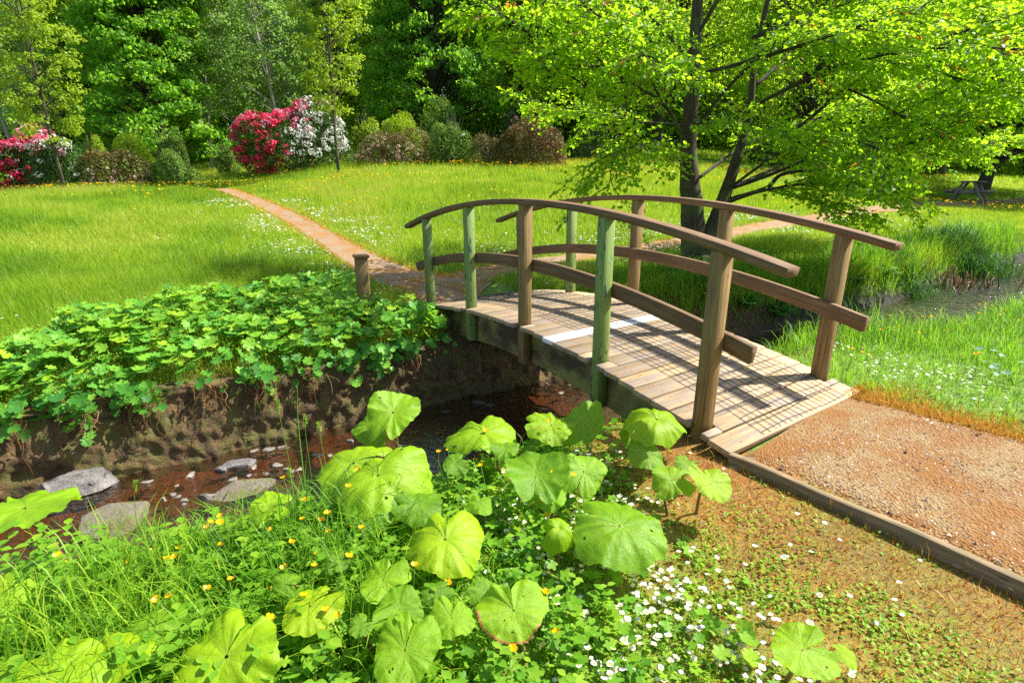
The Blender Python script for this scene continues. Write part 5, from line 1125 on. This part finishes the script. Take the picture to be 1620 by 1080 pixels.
# two big dark trees
crown_tree('dark_tree', 262, 290, 28, 11.5, 3.5, 1.0, 'darkleaf', .17, 520, 75, 'big dense dark green tree above the yellow-green shrub at left', 'big dark trees', 'darkbark', .30, 'cone2', cl=.62, hang=.35, extra=('bronze', .003))
crown_tree('dark_tree', 690, 262, 35, 14, 4.4, 1.6, 'darkleaf', .19, 560, 75, 'big dense dark green tree above the central shrubs, right of the slender young tree', 'big dark trees', 'darkbark', .36, 'cone2', cl=.72, hang=.35, extra=('bronze', .004))
# loose trees right of the centre with a scatter of bronze leaves
crown_tree('broadleaf_tree', 845, 255, 37, 14.5, 5.0, 1.8, 'midleaf', .17, 430, 70, 'mid green tree with a few bronze leaves behind the brown shrub mound', None, 'darkbark', .25, 'cone2', cl=.75, hang=.2, extra=('bronze', .018))
crown_tree('broadleaf_tree', 1036, 250, 37, 14, 5.5, 3.6, 'midleaf', .19, 360, 65, 'tree with a bare dark trunk on the shady lawn left of the twin-stemmed tree', None, 'darkbark', .33, 'oval', cl=.85, hang=.2)
crown_tree('broadleaf_tree', 975, 262, 31, 12, 3.6, 2.2, 'midleaf', .15, 240, 60, 'smaller tree with a thin dark trunk above the dark shrubs right of the brown mound', None, 'darkbark', .16, 'oval', cl=.7, hang=.2, extra=('bronze', .01))
# birches
for (u, v, d, Ht, R, lx, lab) in [(455, 262, 30, 12, 2.0, -1.6, 'leaning pale birch behind the left half of the central rhododendron'), (478, 262, 33, 13, 2.2, -1.0, 'pale birch rising between the central rhododendron and the slender tree'), (333, 262, 29, 12, 2.3, .9, 'pale-trunked birch standing by the far end of the dirt path'),
                                  (378, 250, 34, 13, 2.4, -.6, 'birch with a thin pale stem just left of the central rhododendron'), (30, 250, 27, 11.5, 2.4, -1.4, 'leaning birch above the left-hand rhododendron at the left edge'), (-40, 260, 30, 12, 2.6, .3, 'birch whose crown fills the top left corner'), (420, 250, 40, 15, 2.8, .4, 'tall birch far behind the central rhododendron')]:
    crown_tree('birch_tree', u, v, d, Ht, R, 2.6, 'birchleaf', .12, 210, 62, lab, 'birches', 'birchbark', .085, 'oval', (lx, 0), cl=.62, hang=.6)
# right-hand trees round the picnic table
crown_tree('broadleaf_tree', 1548, 312, 25, 10, 4.6, 1.9, 'midleaf', .16, 420, 65, 'leaning dark-trunked tree right behind the picnic table', None, 'darkbark', .24, 'oval', (2.0, 0), cl=.75)
crown_tree('broadleaf_tree', 1480, 283, 33, 12.5, 4.6, 3.0, 'midleaf', .18, 300, 60, 'dark-trunked tree on the lawn beyond the picnic table, left of the leaning one', None, 'darkbark', .32, 'oval', cl=.8)
crown_tree('broadleaf_tree', 1270, 275, 33, 12.5, 5.0, 2.6, 'midleaf', .18, 340, 60, 'tree in shade far behind the right half of the twin-stemmed tree', None, 'darkbark', .28, 'oval', cl=.8)
crown_tree('broadleaf_tree', 1760, 310, 24, 11, 4.5, 1.2, 'midleaf', .16, 330, 60, 'tree at the right edge beyond the stream', None, 'darkbark', .24, 'oval', cl=.75)
# the wood behind
wd = [(-200, 42, 'midleaf'), (-60, 40, 'birchleaf'), (60, 38, 'midleaf'), (150, 44, 'darkleaf'), (250, 40, 'limeleaf'), (340, 46, 'midleaf'), (440, 48, 'midleaf'), (540, 42, 'midleaf'), (620, 50, 'limeleaf'), (720, 47, 'darkleaf'), (800, 44, 'midleaf'), (900, 44, 'limeleaf'), (990, 48, 'midleaf'), (1090, 44, 'midleaf'), (1180, 48, 'midleaf'), (1270, 44, 'limeleaf'), (1370, 47, 'midleaf'), (1450, 42, 'midleaf'), (1540, 45, 'midleaf'), (1640, 40, 'midleaf'), (1760, 42, 'darkleaf')]
wl = ['first', 'second', 'third', 'fourth', 'fifth', 'sixth', 'seventh', 'eighth', 'ninth', 'tenth', 'eleventh', 'twelfth', 'thirteenth', 'fourteenth', 'fifteenth', 'sixteenth', 'seventeenth', 'eighteenth', 'nineteenth', 'twentieth', 'twenty-first']
protos_ = {}
for i, (u, d, mt) in enumerate(wd):
    lab = '%s tree from the left in the tall row closing the view behind the lawn' % wl[i]
    if (mt, i % 2) not in protos_: e = crown_tree('woodland_tree', u, 255, d, 16, 4.4, .3, mt, .24, 330, 58, lab, 'tall trees closing the view', 'darkbark', .3, 'cone2', cl=.95); protos_[(mt, i % 2)] = e
    else:
        src = protos_[(mt, i % 2)]; e = src.copy(); COL.objects.link(e); e.location = drop(u, 255, d); e.rotation_euler = (0, 0, RNG.uniform(0, 6.28)); e['label'] = lab
        for c in src.children: o = c.copy(); COL.objects.link(o); o.parent = e
# a dark thicket closes the gaps at the foot of the wood
s = Soup(); n = 130000; a = RNG.uniform(-.98, 1.0, n); dd_ = RNG.uniform(50, 56, n); x = a * dd_; z = H(x, dd_) + RNG.random(n) ** 1.2 * 19; s.inst(L_QUAD, np.stack([x, dd_, z], -1), rotm(RNG.uniform(0, 6.28, n), RNG.normal(.3, .8, n)), RNG.uniform(.35, .7, n), RNG.random(n) * .6)
tag(s.build('distant_wood', M['limeleaf']), kind='stuff')
s = Soup(); n = 42000; a = RNG.uniform(-1.0, 1.05, n); dd_ = RNG.uniform(38, 45, n); x = a * dd_; z = H(x, dd_) + RNG.random(n) ** 1.3 * 4.2 * (.5 + clumpy(x, dd_, 5, 111)); s.inst(L_QUAD, np.stack([x, dd_, z], -1), rotm(RNG.uniform(0, 6.28, n), RNG.normal(.3, .7, n)), RNG.uniform(.14, .3, n), RNG.random(n) * .7)
tag(s.build('undergrowth', M['midleaf']), kind='stuff')
# ---- shrubs
def shrub(name, u0, u1, vt, vb, d, leafmat, leaf, n, label, blooms=None, cat='shrub', lump=.16, deep=1.0, seed=0, twigs=True, narrow=1.0, bsize=.11):
    """lumpy mound filling photo box u0..u1, vt..vb at distance d. blooms: list of (material, count, f(nx, nz))"""
    b = drop((u0 + u1) / 2, vb, d); pl, pr = at(u0, vb, d), at(u1, vb, d); hw_ = (pr[0] - pl[0]) / 2; hz = at((u0 + u1) / 2, vt, d + hw_ * .4)[2] - b[2]; hd = hw_ * .85 * deep
    b = b + np.array([0, hd * .55, 0]); b[2] = HP(b[0], b[1]); e = empty(name, b, label, cat); r = np.random.default_rng(seed + 7)
    sc = np.array([hw_, hd, hz]); C = [(0, 0, .12)]; Rr = [.80 if lump < .12 else .62]
    for q_ in range(3 if lump < .12 else 11):
        rr = r.uniform(.30, .50); C.append((r.uniform(-1, 1) * (1 - rr), r.uniform(-.8, .8) * (1 - rr), r.uniform(0, 1) ** .8 * (1 - rr) * (1 - .35 * r.random()))); Rr.append(rr)
    C = np.array(C); Rr = np.array(Rr); wgt = Rr ** 2 / (Rr ** 2).sum()
    def sample(m, f0=.84, f1=1.05):
        k = r.choice(len(C), m, p=wgt); d_ = nrm(r.normal(size=(m, 3))); p_ = C[k] + d_ * (Rr[k] * r.uniform(f0, f1, m) * (1 + .12 * (vnoise(d_[:, 0] * 3 + k, d_[:, 2] * 3 + d_[:, 1] * 2, .5, seed) - .5)))[:, None]
        inside = (np.linalg.norm(p_[:, None] - C[None], axis=2) < Rr[None] * .80).any(1) | (p_[:, 2] < -.02); return p_[~inside], d_[~inside]
    p_, dirs = sample(int(n * 1.9)); n = len(p_); pos = b + p_ * sc
    nz = nrm(dirs * .8 + np.array([0, 0, .5]) + r.normal(0, .5, (n, 3))); ny = nrm(r.normal(0, 1, (n, 3)) + dirs * .8)
    s = Soup(); tone = .5 + .9 * (vnoise(p_[:, 0] * 3, p_[:, 2] * 3 + p_[:, 1], .5, seed) - .5); s.inst(L_QUAD, pos, frames(ny, nz), np.stack([leaf * .8 * np.ones(n), leaf * 1.6 * np.ones(n), leaf * np.ones(n)], -1) * r.uniform(.7, 1.3, n)[:, None], np.clip(tone + r.normal(0, .22, n), 0, 1)); s.build('leaves', M[leafmat], e)
    if twigs:
        s = Soup()
        for i in range(26):
            dr = nrm(r.normal(size=3)); dr[2] = abs(dr[2]) + .15; V, T, gc = tube([b + np.array([r.normal(0, .08), r.normal(0, .08), -.05]), b + dr * sc * .45 + np.array([0, 0, .05]), b + dr * sc * .92], [.03, .018, .006], 4, False); s.add(V, T, .5, gc=gc)
        s.build('stems', M['bark'], e)
    if blooms:
        for mt, cnt, ff in blooms:
            p_, d_ = sample(cnt * 16, .99, 1.05); kk = p_[:, 1] < .35; p_ = p_[kk]; w = ff(p_[:, 0], p_[:, 2]) * (.2 + .8 * (vnoise(p_[:, 0] * 4 + 3, p_[:, 2] * 4, .6, seed + 3) > .42)); p_ = p_[r.random(len(p_)) < w][:cnt]
            c = b + p_ * sc; m = len(c); per = 26; off = nrm(r.normal(size=(m * per, 3))); i = np.repeat(np.arange(m), per); bs = bsize * r.uniform(.6, 1.3, m)
            pp = c[i] + off * bs[i][:, None] * np.array([1, 1, .8]); s = Soup(); tn = r.normal(.5, .22, m); s.inst(L_QUAD, pp, frames(nrm(np.cross(off, r.normal(size=off.shape))), off), bs[i] * r.uniform(.45, .8, m * per), np.clip(tn[i] + r.normal(0, .14, m * per), 0, 1)); s.build('blossoms', M[mt], e)
    return e
red_l = lambda x, z: sstep(.35, -.35, x - .25 * z); pink_t = lambda x, z: sstep(.4, .8, z) * sstep(.75, .1, x); white_r = lambda x, z: sstep(-.45, .45, x) * sstep(.05, .35, z) * .8
shrub('rhododendron', -52, 124, 190, 308, 19, 'rhodo', .075, 15000, 'rhododendron at the left edge, red and pink with white blooms on its right side', [('red', 270, red_l), ('pink', 110, pink_t), ('white', 60, white_r)], 'rhododendron', seed=1)
shrub('rhododendron', 366, 560, 160, 266, 24.4, 'rhodo', .085, 20000, 'central rhododendron bank, red beside the path, pink on top, white at right', [('red', 330, lambda x, z: sstep(.05, -.35, x - .2 * z)), ('pink', 170, lambda x, z: sstep(.35, .7, z) * sstep(.6, -.1, x)), ('white', 170, lambda x, z: sstep(-.2, .4, x) * sstep(.1, .35, z))], 'rhododendron', seed=2, bsize=.13)
shrub('azalea', 118, 248, 230, 302, 19.6, 'twig', .05, 11000, 'low twiggy shrub with pale pink flowers right of the left-hand rhododendron', [('palepink', 46, lambda x, z: sstep(.7, .1, z))], seed=4, bsize=.06)
shrub('azalea', 548, 682, 200, 257, 25.2, 'twig', .06, 12000, 'low twiggy shrub edged with pale pink flowers right of the central rhododendron', [('palepink', 60, lambda x, z: sstep(.75, .15, z))], seed=5, bsize=.08)
shrub('mounded_shrub', 163, 243, 205, 285, 21.0, 'azalea', .05, 9000, 'bright yellow-green mound behind the low twiggy shrub at left', None, seed=6, lump=.1)
shrub('mounded_shrub', 592, 676, 176, 240, 27.0, 'azalea', .06, 9000, 'bright yellow-green mound behind the low pink-edged shrub in the centre', None, seed=7, lump=.1)
shrub('flowering_shrub', 120, 170, 212, 280, 21.5, 'limeleaf', .06, 4500, 'small loose yellow-leaved shrub between the left-hand rhododendron and the yellow-green mound', None, seed=8)
shrub('flowering_shrub', 550, 604, 176, 240, 27.5, 'limeleaf', .07, 4500, 'small loose yellow-leaved shrub between the central rhododendron and the yellow-green mound', None, seed=9)
shrub('evergreen_shrub', 226, 312, 232, 297, 19.8, 'rhodo2', .05, 11000, 'dark evergreen shrub where the dirt path disappears, lower one of two', None, seed=10)
shrub('evergreen_shrub', 228, 300, 190, 290, 22.0, 'rhodo2', .055, 9000, 'taller evergreen shrub standing behind the dark one at the end of the path', None, seed=11)
shrub('evergreen_shrub', 672, 758, 182, 252, 25.6, 'rhodo2', .06, 11000, 'dark evergreen shrub with a few white blooms right of the yellow-green mound', [('white', 16, lambda x, z: sstep(.2, .8, x) * sstep(.2, .5, z))], seed=12, bsize=.07)
shrub('evergreen_shrub', 655, 735, 150, 245, 28.0, 'rhodo2', .065, 9000, 'tall evergreen shrub behind the dark shrub with a few white blooms', None, seed=13)
shrub('twiggy_shrub', 738, 800, 208, 260, 25.4, 'twig', .045, 6000, 'greyish twiggy shrub at the left foot of the brown mound', None, seed=14)
shrub('mounded_shrub', 778, 908, 182, 264, 25.0, 'brownleaf', .06, 19000, 'large round bronze-brown shrub mound at the far edge of the lawn', None, seed=15, lump=.1)
shrub('evergreen_shrub', 893, 968, 190, 258, 27.5, 'rhodo', .07, 8000, 'dark shrub between the brown mound and the thin dark tree trunk', None, seed=16)
shrub('rhododendron', 786, 830, 165, 230, 29.0, 'rhodo', .07, 3500, 'shrub showing one bright pink bloom above the brown mound', [('pink', 9, lambda x, z: sstep(.6, .9, z) * .9)], 'rhododendron', seed=17, bsize=.12)
shrub('rhododendron', 835, 880, 158, 230, 30.0, 'rhodo', .07, 3500, 'shrub showing a purple bloom behind the brown mound', [('purple', 9, lambda x, z: sstep(.6, .9, z) * .9)], 'rhododendron', seed=18, bsize=.12)
shrub('evergreen_shrub', 335, 378, 226, 264, 26, 'rhodo2', .06, 3500, 'small green bush between the dirt path and the central rhododendron', None, seed=19)
shrub('evergreen_shrub', 1190, 1290, 236, 280, 31, 'rhodo', .08, 6000, 'dark low bush in the shade behind the twin-stemmed tree', None, seed=20)
shrub('evergreen_shrub', 1392, 1480, 238, 285, 32, 'rhodo', .08, 6000, 'dark bush left of the trunk beyond the picnic table', None, seed=21)
print('objects', len(SC.objects))
